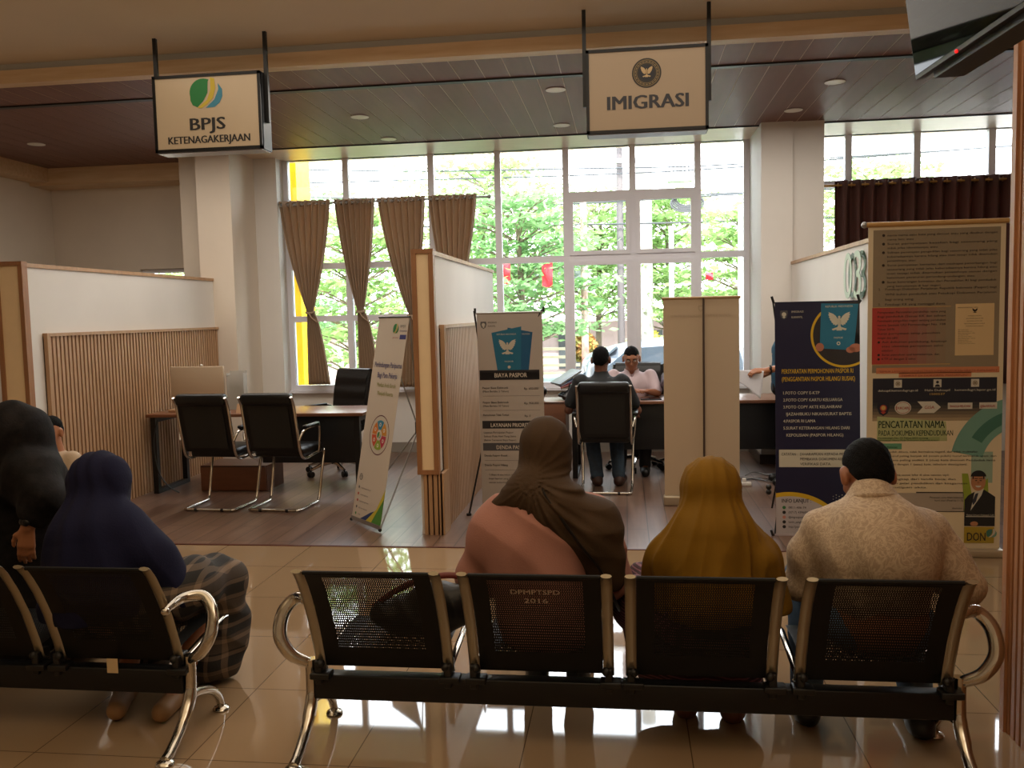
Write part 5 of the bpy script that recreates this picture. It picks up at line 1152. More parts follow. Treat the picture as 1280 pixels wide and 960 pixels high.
wv = nt.nodes.new('ShaderNodeTexWave'); wv.inputs['Scale'].default_value = 26; wv.inputs['Distortion'].default_value = 2; wv.bands_direction = 'Z'
rp = nt.nodes.new('ShaderNodeValToRGB'); rp.color_ramp.elements[0].color = lin('#35101a'); rp.color_ramp.elements[1].color = lin('#7a4a55'); rp.color_ramp.elements[0].position = .72; rp.color_ramp.elements[1].position = .8
tc = nt.nodes.new('ShaderNodeTexCoord'); nt.links.new(tc.outputs['Object'], wv.inputs[0]); nt.links.new(wv.outputs['Fac'], rp.inputs[0]); nt.links.new(rp.outputs[0], b.inputs['Base Color'])
sd = SD((-.2, 3.05, .04), (.75, 4.0, .62), .008); sd.ell((.31, 3.35, .45), (.2, .16, .12), .05)
for a in 'LR': sd.chain([J['hp'+a], J['kn'+a], J['an'+a]+V(0, 0, .05)], [.12, .11, .12], .06)
sd.ell((.03, 3.45, .44), (.08, .17, .11), .06); sd.cone((.02, 3.5, .4), (.1, 3.5, .15), .07, .07, .06)
sd.disp(folds(.005)); sd.cut(lambda X, Y, Z: .12-Z); sd.build('skirt', sk_m, pb); shoes(pb, J, mat('brown_sandal', '#5d3420', .5))
sd = SD((.05, 3.1, .36), (.6, 3.6, .8), .009); sd.cone((.315, 3.32, .45), (.315, 3.33, .7), .15, .14, .05); sd.cut(lambda X, Y, Z: .4-Z)
for a in 'LR': sd.chain([J['sh'+a], J['el'+a], J['wr'+a]], [.06, .055, .045], .03)
sd.build('blouse', cloth('dark_blouse', '#2a1c1c'), pb)

# --- man in the pale patterned shirt, fourth seat
J = seat_joints(.90, 3.25, .46, che=(.01, .05, .25), nek=(.0, .13, .435), hd=(.01, .22, .505), shw=.2, shz=.36)
J['shL'] = V(.735, 3.37, .765); J['shR'] = V(1.095, 3.37, .765); J['elL'] = V(.66, 3.42, .54); J['wrL'] = V(.78, 3.66, .55); J['elR'] = V(1.225, 3.34, .545); J['wrR'] = V(1.08, 3.62, .54)
J['knL'] = V(.72, 3.66, .50); J['anL'] = V(.68, 3.42, .07); J['toL'] = J['anL']+V(.0, .16, -.035); J['knR'] = V(1.1, 3.72, .46); J['anR'] = V(1.07, 3.33, .08); J['toR'] = J['anR']+V(.0, .16, -.035)
RC = R3(-.55, .0, .12)
pc = person('person', 'man in pale patterned short sleeved shirt sitting with bowed head', J, SK, .007, hands=dict(L=((.5, .6, 0), (0, 0, -1), .5), R=((-.5, .6, 0), (0, 0, -1), .5)), R=RC, rn=.06, s=1.12)
hair(pc, J['head'], RC, 1.12, low=-.11)
ba = mat('batik_shirt', '#a08463', .8, bump=.12, bscale=150, sheen=0); nt, b = nodes_of(ba); tc = nt.nodes.new('ShaderNodeTexCoord')
n1 = nt.nodes.new('ShaderNodeTexNoise'); n1.inputs['Scale'].default_value = 9; n1.inputs['Detail'].default_value = 2; n1.inputs['Distortion'].default_value = 3.5
vo = nt.nodes.new('ShaderNodeTexVoronoi'); vo.feature = 'DISTANCE_TO_EDGE'; vo.inputs['Scale'].default_value = 34
mxv = nt.nodes.new('ShaderNodeMix'); mxv.data_type = 'VECTOR'; mxv.inputs[0].default_value = .12
nt.links.new(tc.outputs['Object'], n1.inputs[0]); nt.links.new(tc.outputs['Object'], mxv.inputs[4]); nt.links.new(n1.outputs['Color'], mxv.inputs[5]); nt.links.new(mxv.outputs[1], vo.inputs[0])
mm = nt.nodes.new('ShaderNodeMath'); mm.operation = 'MULTIPLY'; mm.inputs[1].default_value = 6; nt.links.new(vo.outputs['Distance'], mm.inputs[0])
ad = nt.nodes.new('ShaderNodeMath'); ad.operation = 'MULTIPLY'; nt.links.new(mm.outputs[0], ad.inputs[0]); nt.links.new(n1.outputs['Fac'], ad.inputs[1])
rp = nt.nodes.new('ShaderNodeValToRGB'); rp.color_ramp.elements[0].position = .1; rp.color_ramp.elements[0].color = lin('#b9a48a'); rp.color_ramp.elements[1].position = .5; rp.color_ramp.elements[1].color = lin('#9f8a73')
nt.links.new(ad.outputs[0], rp.inputs[0]); nt.links.new(rp.outputs[0], b.inputs['Base Color'])
sd = SD((.45, 3.0, .34), (1.42, 3.75, 1.02), .007)
sd.cone((.9, 3.32, .42), (.905, 3.28, .7), .175, .2, .07); sd.ell((.905, 3.33, .75), (.215, .135, .13), .09); sd.cone((.905, 3.36, .82), J['nek']+V(0, .0, .0), .1, .078, .06)
for a in 'LR': sd.chain([J['sh'+a]+V(0, 0, -.0), J['sh'+a]+(J['el'+a]-J['sh'+a])*.5, J['sh'+a]+(J['el'+a]-J['sh'+a])*.92], [.088, .083, .082], .05)
def fC(X, Y, Z): return .009*(np.abs(np.sin(9*(X-.9)*(1+Z)+14*Z+2*np.sin(8*X)))-.6)*np.clip((.85-Z)*5, .15, 1)+.0035*np.sin(16*X+20*(Z-.1*np.sin(12*X)))+.004*np.sin(34*(Z+.4*np.abs(X-.9))+4*X)*np.clip((.78-Z)*4, 0, 1)+.003*np.sin(50*X+25*Z)*np.clip(np.abs(X-.9)*5-.6, 0, 1)
sd.disp(fC);  sd.cut(lambda X, Y, Z: .36-Z); sd.build('shirt', ba, pc)
m = MB(); nk = J['nek']; m.grid(lambda u, v: (nk[0]+(.074+.012*(1-v))*math.cos(2*PI*u), nk[1]-.012+(.078+.012*(1-v))*math.sin(2*PI*u)-.02*v, nk[2]-.03+.045*v-.02*math.sin(2*PI*u)), 32, 4, ba); m.build('collar', pc, True, solid=.005)
trousers(pc, J, denim, 1.03); shoes(pc, J, shoe_b)

# --- woman in navy headscarf on the left bench
J = seat_joints(-2.10, 3.32, .42, che=(-.01, .02, .22), nek=(-.0, .04, .38), hd=(-.09, .08, .525), shw=.17, shz=.28)
J['shL'] = V(-2.24, 3.34, .69); J['shR'] = V(-1.98, 3.34, .69); J['elL'] = V(-2.3, 3.45, .48); J['wrL'] = V(-2.15, 3.65, .5); J['elR'] = V(-1.9, 3.42, .48); J['wrR'] = V(-1.98, 3.65, .5)
J['knR'] = V(-1.84, 3.68, .42); J['anR'] = V(-1.87, 3.36, .09); J['toR'] = V(-1.86, 3.22, .045); J['knL'] = V(-2.2, 3.72, .42); J['anL'] = V(-2.12, 3.38, .09); J['toL'] = V(-2.06, 3.22, .045)
RD_ = R3(-.25, 0, .1)
pd = person('person', 'woman in long navy headscarf and dark plaid skirt sitting on the left bench', J, SKL, .009, hands=dict(L=((.5, .6, 0), (0, 0, -1), .4), R=((-.5, .6, 0), (0, 0, -1), .4)), R=RD_)
hc = J['head']; NVS = cloth('navy_scarf', '#14152f', .9, var=.1, bscale=110, spec=.2)
sd = SD((-2.6, 3.02, .4), (-1.6, 3.8, 1.1), .007); sd.ell(hc+V(0, -.01, .015), (.115, .125, .11), .02, RD_); sd.cone(hc+V(0, -.02, -.03), V(-2.16, 3.3, .74), .113, .15, .05)
sd.ell((-2.13, 3.3, .66), (.24, .14, .12), .1); sd.cone((-2.15, 3.26, .72), (-2.13, 3.22, .5), .15, .2, .08)
for q in (-1, 1): sd.chain([V(-2.14+q*.08, 3.32, .74), V(-2.12+q*.18, 3.34, .62), V(-2.1+q*.24, 3.36, .47)], [.1, .09, .09], .07)
sd.cone(hc+V(0, .06, -.1), hc+V(0, .06, -.02), .07, .075, .04)
def fD(X, Y, Z):
    t = np.clip((.95-Z)/.4, 0, 1); u = (X+2.12+.35*(Z-.95)); return (.003+.012*t)*(np.abs(np.sin(21*u/(.45+.75*t)+3*Y))-.6)+.003*np.sin(60*u/(.5+t))
sd.disp(fD); sd.ell(hc+V(0, .115, -.005), (.066, .06, .09), .01, sub=True); sd.cut(lambda X, Y, Z: .44-Z+.2*(-(X+1.9)*.0)); sd.build('headscarf', NVS, pd)
pl_m = cloth('plaid_skirt', '#2a2422', .85); nt, b = nodes_of(pl_m); tc = nt.nodes.new('ShaderNodeTexCoord'); ci = lin('#1d1a1b')
def stripes(axis, sc_, pos):
    s_ = nt.nodes.new('ShaderNodeSeparateXYZ'); nt.links.new(tc.outputs['Object'], s_.inputs[0]); a_ = nt.nodes.new('ShaderNodeMath'); a_.operation = 'MULTIPLY'; a_.inputs[1].default_value = sc_; nt.links.new(s_.outputs[axis], a_.inputs[0])
    f_ = nt.nodes.new('ShaderNodeMath'); f_.operation = 'PINGPONG'; f_.inputs[1].default_value = 1; nt.links.new(a_.outputs[0], f_.inputs[0]); g_ = nt.nodes.new('ShaderNodeMath'); g_.operation = 'GREATER_THAN'; g_.inputs[1].default_value = pos; nt.links.new(f_.outputs[0], g_.inputs[0]); return g_
g1, g2, g3 = stripes(0, 32, .72), stripes(2, 32, .72), stripes(2, 13, .55)
a1 = nt.nodes.new('ShaderNodeMath'); a1.operation = 'ADD'; nt.links.new(g1.outputs[0], a1.inputs[0]); nt.links.new(g2.outputs[0], a1.inputs[1]); a2 = nt.nodes.new('ShaderNodeMath'); a2.operation = 'MULTIPLY_ADD'; nt.links.new(g3.outputs[0], a2.inputs[0]); a2.inputs[1].default_value = .5; nt.links.new(a1.outputs[0], a2.inputs[2])
a3 = nt.nodes.new('ShaderNodeMath'); a3.operation = 'DIVIDE'; nt.links.new(a2.outputs[0], a3.inputs[0]); a3.inputs[1].default_value = 2.5
rp = nt.nodes.new('ShaderNodeValToRGB'); rp.color_ramp.elements[0].color = lin('#181513'); rp.color_ramp.elements[1].color = lin('#7a6654'); nt.links.new(a3.outputs[0], rp.inputs[0]); nt.links.new(rp.outputs[0], b.inputs['Base Color'])
sd = SD((-2.6, 3.05, .02), (-1.55, 4.0, .65), .008); sd.ell((-2.04, 3.35, .45), (.22, .16, .12), .05)
for a in 'LR': sd.chain([J['hp'+a], J['kn'+a], J['kn'+a]+V(.0, .0, -.2), J['kn'+a]+V(0, -.06, -.33)], [.125, .12, .12, .12], .07)
sd.ell((-1.86, 3.45, .48), (.13, .2, .12), .05); sd.disp(folds(.006, (20, 14, 9), (9, 30, 24))); sd.cut(lambda X, Y, Z: .03-Z); sd.build('skirt', pl_m, pd)
shoes(pd, J, mat('tan_sole', '#8d6a45', .6), nm='shoe')
# water bottle wedged between the seats of the left bench
o = thing('water_bottle', 'clear water bottle with white and blue cap wedged between two seats of the left bench', 'bottle', (-2.25, 3.16, .34)); M = Matrix.Translation((-2.24, 3.2, .34)) @ Matrix.Rotation(.5, 4, 'X') @ Matrix.Rotation(-.12, 4, 'Y')
pet = mat('bottle_plastic', '#66707c', .15); m = MB(); m.lathe([(.028, 0), (.031, .01), (.031, .12), (.026, .15), (.014, .18), (.013, .2)], m=pet, M=M, n=18); m.build('bottle_body', o, True)
m = MB(); m.lathe([(.0155, .195), (.0165, .2), (.0165, .222), (.014, .225)], m=mat('cap_white', '#c9cdd6', .4), M=M, n=16); m.build('cap', o, True)
m = MB(); m.lathe([(.0315, .06), (.0315, .11)], m=mat('label_blue', '#2b4a8a', .5), M=M, n=18); m.build('label_band', o, True)

# --- woman in black patterned dress bending at the far left
blk = mat('black_floral_dress', '#060506', .8, col2='#1d191a', vscale=22, spec=.2, bump=.15, bscale=90, sheen=0)
J = dict(pel=V(-2.95, 3.82, .78), che=V(-2.86, 3.78, .95), nek=V(-2.82, 3.75, 1.05), head=V(-2.80, 3.72, 1.115))
J['shL'] = V(-2.9, 3.92, 1.03); J['elL'] = V(-2.85, 4.0, .8); J['wrL'] = V(-2.75, 4.05, .65); J['shR'] = V(-2.66, 3.62, .92); J['elR'] = V(-2.56, 3.56, .82); J['wrR'] = V(-2.615, 3.5, .715)
J['hpL'] = V(-3.0, 3.9, .78); J['knL'] = V(-2.95, 3.9, .45); J['anL'] = V(-3.0, 3.9, .08); J['toL'] = V(-2.85, 3.93, .035); J['hpR'] = V(-2.95, 3.75, .78); J['knR'] = V(-2.85, 3.75, .45); J['anR'] = V(-2.9, 3.75, .08); J['toR'] = V(-2.75, 3.76, .035)
RE = R3(0, 0, 1.3) @ R3(-.5, 0, 0)
pe = person('person', 'woman in black patterned dress and headscarf stooping at the far left', J, SKL, .006, hands=dict(L=((.1, .1, -1), (1, 0, 0), .4), R=((-.1, -.05, -1), (-.3, .9, 0), .4)), R=RE)
sd = SD((-3.4, 3.3, .05), (-2.25, 4.3, 1.45), .008); hc = J['head']
sd.ell(hc, (.125, .125, .13), .03, RE); sd.chain([hc+V(.02, 0, -.03), J['che']+V(.0, 0, .0), J['pel']+V(.04, 0, 0), V(-2.8, 3.85, .1)], [.115, .17, .22, .3], .1)
sd.ell((-2.68, 3.66, .89), (.12, .14, .14), .07); sd.chain([J['shR'], J['elR'], J['elR']+(J['wrR']-J['elR'])*.45], [.12, .095, .07], .04); sd.chain([J['shL'], J['elL'], J['wrL']], [.1, .08, .06], .04)
sd.disp(folds(.006, (14, 20, 11), (22, 9, 17))); sd.cut(lambda X, Y, Z: .06-Z)
sd.ell(hc+RE @ V(0, .13, -.005), (.07, .07, .085), .01, RE, sub=True); sd.build('dress', blk, pe); shoes(pe, J, shoe_b)
w0 = J['wrR']+V(.01, 0, .03); m = MB(); m.tube([(w0[0]+.034*math.cos(t*PI/8), w0[1]+.034*math.sin(t*PI/8), w0[2]) for t in range(16)], .009, black, 8, closed=True, flat=(1.4, .6)); m.ball((w0[0]+.01, w0[1]-.036, w0[2]), (.017, .008, .017), black)
tag(m.build('wristwatch', None, loc=tuple(w0)), 'dark wristwatch on the arm of the bending woman at the far left', 'watch')

# --- child's head behind them
J = dict(pel=V(-3.68, 5.2, .42), che=V(-3.66, 5.2, .64), nek=V(-3.65, 5.2, .78), head=V(-3.66, 5.17, .92))
for a, q in (('L', -1), ('R', 1)):
    J['sh'+a] = V(-3.66+q*.12, 5.2, .73); J['el'+a] = V(-3.66+q*.17, 5.15, .55); J['wr'+a] = V(-3.66+q*.12, 5.0, .5); J['hp'+a] = V(-3.68+q*.07, 5.2, .4); J['kn'+a] = V(-3.68+q*.08, 4.88, .4); J['an'+a] = V(-3.68+q*.08, 4.86, .07); J['to'+a] = V(-3.68+q*.08, 4.74, .04)
RF = R3(0, 0, PI+.1) @ R3(-.12, 0, 0)
pf = person('person', 'small boy with cropped hair peeking out behind the bending woman, facing the camera', J, SKL, .006, hands=dict(L=((0, -1, 0), (0, 0, -1), .4), R=((0, -1, 0), (0, 0, -1), .4)), R=RF, s=.86, chest=(.11, .08))
hair(pf, J['head'], RF, .86, low=-.04); face_bits(pf, J['head'], RF, .86)
sd = SD((-3.95, 4.9, .3), (-3.4, 5.45, .85), .007); sd.cone((-3.68, 5.2, .42), (-3.66, 5.2, .68), .13, .125, .04)
for a in 'LR': sd.chain([J['sh'+a], J['el'+a]], [.06, .05], .03)
sd.cut(lambda X, Y, Z: .38-Z); sd.build('shirt', cloth('light_shirt', '#b9a48c'), pf); trousers(pf, J, denim, .75); shoes(pf, J, shoe_b)
o = thing('stool', 'low dark stool under the small boy, hidden behind the bending woman', 'stool', (-3.68, 5.22, 0)); m = MB(); m.rbox((-3.84, 5.06, .29), (-3.52, 5.38, .33), .01, black); m.build('seat', o, True)
for x in (-3.82, -3.56):
    for y in (5.08, 5.34): m = MB(); m.cyl((x, y, 0), (x, y, .29), .014, black); m.build('leg', o, True)

# --- man in dark grey at the middle desk, back turned
J = seat_joints(-.22, 7.98, .55, che=(.0, .0, .27), nek=(0, .01, .50), hd=(.0, .03, .63), shw=.19, shz=.42)
J['elL'] = V(-.52, 8.0, .72); J['wrL'] = V(-.4, 8.3, .78); J['elR'] = V(.1, 8.12, .72); J['wrR'] = V(.13, 8.12, .58); J['elR'] = V(.1, 8.08, .7); J['wrR'] = V(.08, 8.3, .62)
for a, q in (('L', -1), ('R', 1)): J['kn'+a] = V(-.22+q*.12, 8.36, .52); J['an'+a] = V(-.17+q*.1, 8.1, .08); J['to'+a] = J['an'+a]+V(q*.03, .15, -.04)
RG = R3(-.12, 0, -.1)
pg = person('person', 'man in dark grey T-shirt and jeans sitting with his back turned at the middle desk', J, SKD, .007, hands=dict(L=((.2, 1, 0), (0, 0, -1), .3), R=((-.2, 1, 0), (0, 0, -1), .4)), R=RG)
hair(pg, J['head'], RG, 1, low=-.07); tee = cloth('charcoal_tee', '#1d2023')
sd = SD((-.7, 7.7, .45), (.3, 8.4, 1.15), .008); sd.cone((-.22, 7.98, .52), (-.22, 7.98, .85), .16, .17, .06); sd.ell((-.22, 7.98, .92), (.2, .12, .1), .07); sd.cone((-.22, 7.98, .96), J['nek'], .08, .065, .04)
for a in 'LR': sleeves(sd, J, a, .075, .062, upto=.75)
sd.disp(folds(.003)); sd.cut(lambda X, Y, Z: .48-Z); sd.build('t_shirt', tee, pg); trousers(pg, J, cloth('dark_denim', '#26323f', col2='#34475a', vscale=14)); shoes(pg, J, mat('brown_shoe', '#3a2119', .5))

# --- man in glasses behind the middle desk, facing us
J = seat_joints(.06, 9.02, .54, che=(.0, -.04, .27), nek=(0, -.08, .47), hd=(0, -.14, .60), shw=.185, shz=.42)
J = {k: v for k, v in J.items()}
for a, q in (('L', -1), ('R', 1)):
    J['sh'+a] = V(.06+q*.185, 8.95, .96); J['el'+a] = V(.06+q*.25, 8.84, .79); J['wr'+a] = V(.06+q*.1+.05, 8.7, .82); J['kn'+a] = V(.06+q*.12, 8.66, .53); J['an'+a] = V(.06+q*.12, 8.7, .08); J['to'+a] = J['an'+a]+V(0, -.15, -.04)
RH = R3(.0, 0, 0) @ R3(0, 0, PI) @ R3(-.35, 0, 0)
ph = person('person', 'man in glasses and pale short sleeved shirt seated behind the middle desk, looking down', J, SK, .006, hands=dict(L=((.7, -.3, .15), (.2, 0, -1), .5), R=((-.7, -.3, .1), (0, .2, -1), .5)), R=RH)
hair(ph, J['head'], RH, 1, low=-.05); face_bits(ph, J['head'], RH, 1, glasses=True); shm = cloth('pale_lilac_shirt', '#c3b0b6', .7)
sd = SD((-.4, 8.6, .45), (.5, 9.3, 1.12), .007); sd.cone((.06, 9.02, .52), (.06, 8.97, .82), .17, .165, .06); sd.ell((.06, 8.95, .89), (.18, .12, .11), .09); sd.cone((.06, 8.95, .95), J['nek']+V(0, 0, -.01), .08, .064, .03)
for a in 'LR': sleeves(sd, J, a, .066, .062, upto=.85)
sd.disp(folds(.003)); sd.cut(lambda X, Y, Z: .48-Z); sd.ell(J['nek']+V(0, -.09, .0), (.03, .05, .06), .01, sub=True); sd.build('shirt', shm, ph)
m = MB(); cz = J['nek'][2]
for q in (-1, 1): m.add([(.06+q*.0, 8.85, cz-.09), (.06+q*.075, 8.89, cz-.03), (.06+q*.07, 8.93, cz+.02), (.06+q*.012, 8.858, cz-.03)], [(0, 1, 2, 3) if q > 0 else (3, 2, 1, 0)], shm)
m.build('collar', ph, True, solid=.006); trousers(ph, J, darkcl); shoes(ph, J, shoe_b)

# --- standing man in blue half hidden behind the navy banner, holding a sheet
J = dict(pel=V(1.47, 8.22, .9), che=V(1.47, 8.2, 1.2), nek=V(1.47, 8.18, 1.39), head=V(1.445, 8.1, 1.49))
J['shL'] = V(1.5, 8.38, 1.33); J['elL'] = V(1.42, 8.3, 1.08); J['wrL'] = V(1.24, 8.2, 1.0); J['shR'] = V(1.5, 8.02, 1.33); J['elR'] = V(1.46, 7.92, 1.1); J['wrR'] = V(1.235, 8.06, 1.05)
for a, q in (('L', 1), ('R', -1)): J['hp'+a] = V(1.48, 8.2+q*.09, .9); J['kn'+a] = V(1.48, 8.2+q*.1, .48); J['an'+a] = V(1.5, 8.2+q*.1, .08); J['to'+a] = V(1.36, 8.18+q*.11, .04)
RI_ = R3(0, 0, PI/2+.25) @ R3(-.45, 0, 0)
pi_ = person('person', 'man in blue shirt and face mask holding a sheet behind the navy banner', J, SKL, .007, hands=dict(L=((-1, .0, .05), (0, 0, -1), .5), R=((-1, -.1, .0), (0, .5, -1), .8)), R=RI_)
hair(pi_, J['head'], RI_, 1, low=-.05); face_bits(pi_, J['head'], RI_); blu = cloth('teal_blue_shirt', '#1f4a63')
sd = SD((1.1, 7.7, .8), (1.8, 8.6, 1.5), .008); sd.cone(J['pel'], J['che'], .155, .15, .05); sd.ell(J['che']+V(0, 0, .05), (.12, .18, .12), .06); sd.cone(J['che']+V(0, 0, .1), J['nek'], .08, .065, .04)
for a in 'LR': sleeves(sd, J, a, .07, .062, upto=.8)
sd.disp(folds(.003)); sd.cut(lambda X, Y, Z: .84-Z); sd.build('shirt', blu, pi_); trousers(pi_, J, darkcl); shoes(pi_, J, shoe_b)
hc = J['head']; sd = SD(hc-.15, hc+.15, .005); sd.ell(hc+RI_ @ V(0, .045, -.045), (.058, .062, .05), .01, RI_); sd.cut(lambda X, Y, Z: -(((np.stack([X-hc[0], Y-hc[1], Z-hc[2]], -1) @ RI_)[..., 1])-.02)); sd.build('face_mask', mat('mask_blue', '#7fa3b8', .7), pi_)
w0 = J['wrR']+V(.045, -.025, .01); m = MB(); m.tube([(w0[0]+.006*math.sin(t), w0[1]+.034*math.cos(t*PI/8), w0[2]+.034*math.sin(t*PI/8)) for t in range(16)], .008, black, 8, closed=True); m.ball((w0[0], w0[1]-.03, w0[2]+.012), (.018, .01, .018), black)
tag(m.build('wristwatch', None, loc=tuple(w0)), 'black wristwatch on the forearm of the man in blue holding the sheet', 'watch')
m = MB()
def sheetf(u, v): x = .90+.34*u+.03*v; return (x, 8.02+.06*u-.02*math.sin(PI*v), 1.045-.05*(1-u)**2*1.2-.25*v*(.35+.65*u)+.03*(1-v)*(u))
def sheetf(u, v):
    a = V(.93, 8.1, 1.06); b_ = V(1.22, 8.02, 1.05); c = V(1.19, 8.02, .80); d = V(.93, 8.1, .99)
    p = (a*(1-u)+b_*u)*(1-v)+(d*(1-u)+c*u)*v; return (p[0], p[1]+.02*math.sin(PI*u), p[2]+.02*math.sin(PI*u)*v)
m.grid(sheetf, 12, 12, paper); tag(m.build('paper_sheet', None, loc=(1.1, 8.05, 1.0), solid=.001), 'white sheet of paper drooping from the hand of the man in blue', 'paper')

# --- visitor hidden behind the roll-up banner: only a dark sleeve shows
J = seat_joints(.58, 9.0, .52, che=(.0, -.03, .27), nek=(0, -.06, .46), hd=(0.05, -.09, .59), shw=.185, shz=.4)
for a, q in (('L', -1), ('R', 1)):
    J['sh'+a] = V(.58+q*.17, 8.93, .93); J['el'+a] = V(.58+q*.2, 8.8, .84); J['wr'+a] = V(.58+q*.08, 8.72, .8); J['kn'+a] = V(.58+q*.12, 8.66, .52); J['an'+a] = V(.58+q*.12, 8.7, .08); J['to'+a] = J['an'+a]+V(0, -.15, -.04)
J['shL'] = V(.42, 8.93, .93); J['elL'] = V(.40, 8.78, .88)
RJ = R3(0, 0, PI) @ R3(-.3, 0, 0)
pj = person('person', 'person in dark checked sleeve mostly hidden behind the roll-up banner at the middle desk', J, SKL, .009, hands=dict(L=((.7, -.3, .1), (0, 0, -1), .4), R=((-.7, -.3, .1), (0, 0, -1), .4)), R=RJ)
hair(pj, J['head'], RJ, 1, h=.007); chk = mat('checked_sleeve', '#27222e', .7, col2='#5a4a58', vscale=40)
sd = SD((.15, 8.6, .42), (1.0, 9.3, 1.05), .009); sd.cone((.58, 9.0, .5), (.58, 8.96, .8), .15, .15, .06); sd.ell((.58, 8.94, .88), (.17, .11, .1), .06)
for a in 'LR': sleeves(sd, J, a, .07, .055, .045, upto=1.8)
sd.cut(lambda X, Y, Z: .47-Z); sd.build('shirt', chk, pj); trousers(pj, J, darkcl, h=.01)
o = copy_tree(s2); o.location = (.62, 9.08, 0); tag(o, 'black swivel chair behind the roll-up banner under the person in the checked sleeve', 'chair', 'black swivel office chairs')

# --- handbag on the first seat
o = thing('handbag', 'soft black handbag with red trimmed strap lying on the first seat', 'bag', (-.8, 3.32, .36)); bm_ = mat('handbag_black', '#121012', .5, bump=.3, bscale=30)
sd = SD((-1.15, 3.05, .33), (-.5, 3.6, .72), .007); sd.ell((-.82, 3.3, .43), (.2, .09, .085), .03); sd.ell((-.72, 3.28, .5), (.14, .07, .07), .05); sd.cone((-.66, 3.27, .5), (-.585, 3.26, .60), .045, .012, .04); sd.disp(folds(.005)); sd.cut(lambda X, Y, Z: .362-Z); sd.build('bag_body', bm_, o)
m = MB(); m.tube(smooth_path([(-1.0, 3.3, .46), (-.9, 3.24, .54), (-.78, 3.22, .6), (-.66, 3.24, .61), (-.615, 3.26, .57), (-.64, 3.27, .5)], 6), .009, mat('red_strap', '#6a2622', .5), 8, flat=(1.3, .6)); m.build('handle', o, True)
# ---------------------------------------------------------------- outside
ZG = -.45
conc = mat('concrete', '#a7a39b', .9, var=.08, vscale=1.5)
mb = MB(); mb.box((-30, YW+.3, ZG-.1), (30, 60, ZG), conc); g = mb.build('ground_outside'); g['kind'] = 'structure'
mb = MB(); mb.box((-30, 15.2, ZG), (30, 19.0, ZG+.01), mat('asphalt', '#77757a', .9)); g = mb.build('road_outside'); g['kind'] = 'structure'
yel = mat('yellow_cladding', '#f2c400', .5, emit=0)
fp = thing('facade_pier', 'bright yellow pier standing just outside the left end of the window', 'pier', (-4.4, 11.0, ZG))
m = MB(); m.box((-4.9, 10.8, ZG), (-4.08, 11.3, 5), yel); m.build('cladding', fp, True)
# trees: layered crowns of real leaves
leaf1 = mat('leaf_bright', '#8cab68', .6, var=.2, vscale=2); leaf2 = mat('leaf_deep', '#7aa26a', .6, var=.2, vscale=2)
for lf in (leaf1, leaf2):
    nt, b = nodes_of(lf); out = [n for n in nt.nodes if n.type == 'OUTPUT_MATERIAL'][0]; tr_ = nt.nodes.new('ShaderNodeBsdfTranslucent'); mxs = nt.nodes.new('ShaderNodeMixShader'); mxs.inputs[0].default_value = .5
    nt.links.new(b.inputs['Base Color'].links[0].from_socket, tr_.inputs[0]); nt.links.new(b.outputs[0], mxs.inputs[1]); nt.links.new(tr_.outputs[0], mxs.inputs[2]); nt.links.new(mxs.outputs[0], out.inputs[0])
bark = mat('bark', '#6d6152', .9, var=.2, vscale=8)
def tree(label, x, y, top, rad, n, base=1.2, lm=leaf1, lean=0., seed=1, layers=7, lsz=.085):
    r = random.Random(seed); o = thing('street_tree', label, 'tree', (x, y, ZG), group='street trees outside the window')
    m = MB(); m.tube(smooth_path([(x, y, ZG), (x+lean*.3, y, ZG+(top-ZG)*.4), (x+lean, y, top-.4)], 5), [.09-.05*i/10 for i in range(11)], bark, 8)
    vs = []; fs = []
    for L in range(layers):
        z = base+(top-base)*(L+.5)/layers; R = rad*(1-.55*(L/layers)**1.5)*r.uniform(.8, 1.1); cx = x+lean*(z-ZG)/(top-ZG)
        for b in range(7):
            a = 2*PI*b/7+r.random(); ex, ey = cx+R*math.cos(a), y+R*math.sin(a)*.8; m.tube([(cx, y, z-.3), ((cx+ex)/2, (y+ey)/2, z-.02), (ex, ey, z+.1)], [.02, .012, .005], bark, 5)
            for k in range(int(n*1.35)//(layers*7)):
                t = r.random()**.7; px = cx+(ex-cx)*t+r.gauss(0, .13*rad); py = y+(ey-y)*t+r.gauss(0, .16*rad); pz = z+.1*t+r.gauss(0, .07)
                s = lsz*r.uniform(.6, 1.3); u = Vector((r.gauss(0, 1), r.gauss(0, 1), r.gauss(0, .35))).normalized(); w = Vector((r.gauss(0, 1), r.gauss(0, 1), r.gauss(0, .5))); w = (w-u*w.dot(u)).normalized(); p = Vector((px, py, pz)); q = len(vs)
                vs += [p-u*s, p-w*s*.45, p+u*s, p+w*s*.45]; fs.append((q, q+1, q+2, q+3))
    m.build('trunk', o, True); f = MB(); f.add(vs, fs, lm); f.build('foliage', o, True)
    return o
tree('slender young street tree seen through the gap between the tied curtains', -4.6, 14.5, 3.4, 1.5, 2600, .7, leaf1, .2, 11)
tree('tall layered street tree above the right end of the curtains', -3.0, 17.5, 4.6, 2.3, 3600, 1.7, leaf1, .3, 12)
tree('layered street tree with grey trunk beside the red flags', -1.75, 15.5, 3.7, 1.7, 3000, 1.1, leaf2, -.1, 13)
tree('light green tree behind the red and white pole', -.6, 19.5, 4.2, 1.9, 3000, 1.6, leaf1, .1, 14)
tree('dense green tree behind the concrete utility pole', .9, 18.5, 4.0, 2.0, 3800, 1.3, leaf1, 0, 15)
tree('green tree beside the white post at the right end of the window', 2.2, 16.2, 3.4, 1.4, 2400, .9, leaf1, 0, 16)
tree('green tree beyond the brown curtain on the right', 4.6, 17.0, 4.2, 2.2, 2400, 1.5, leaf1, 0, 17)
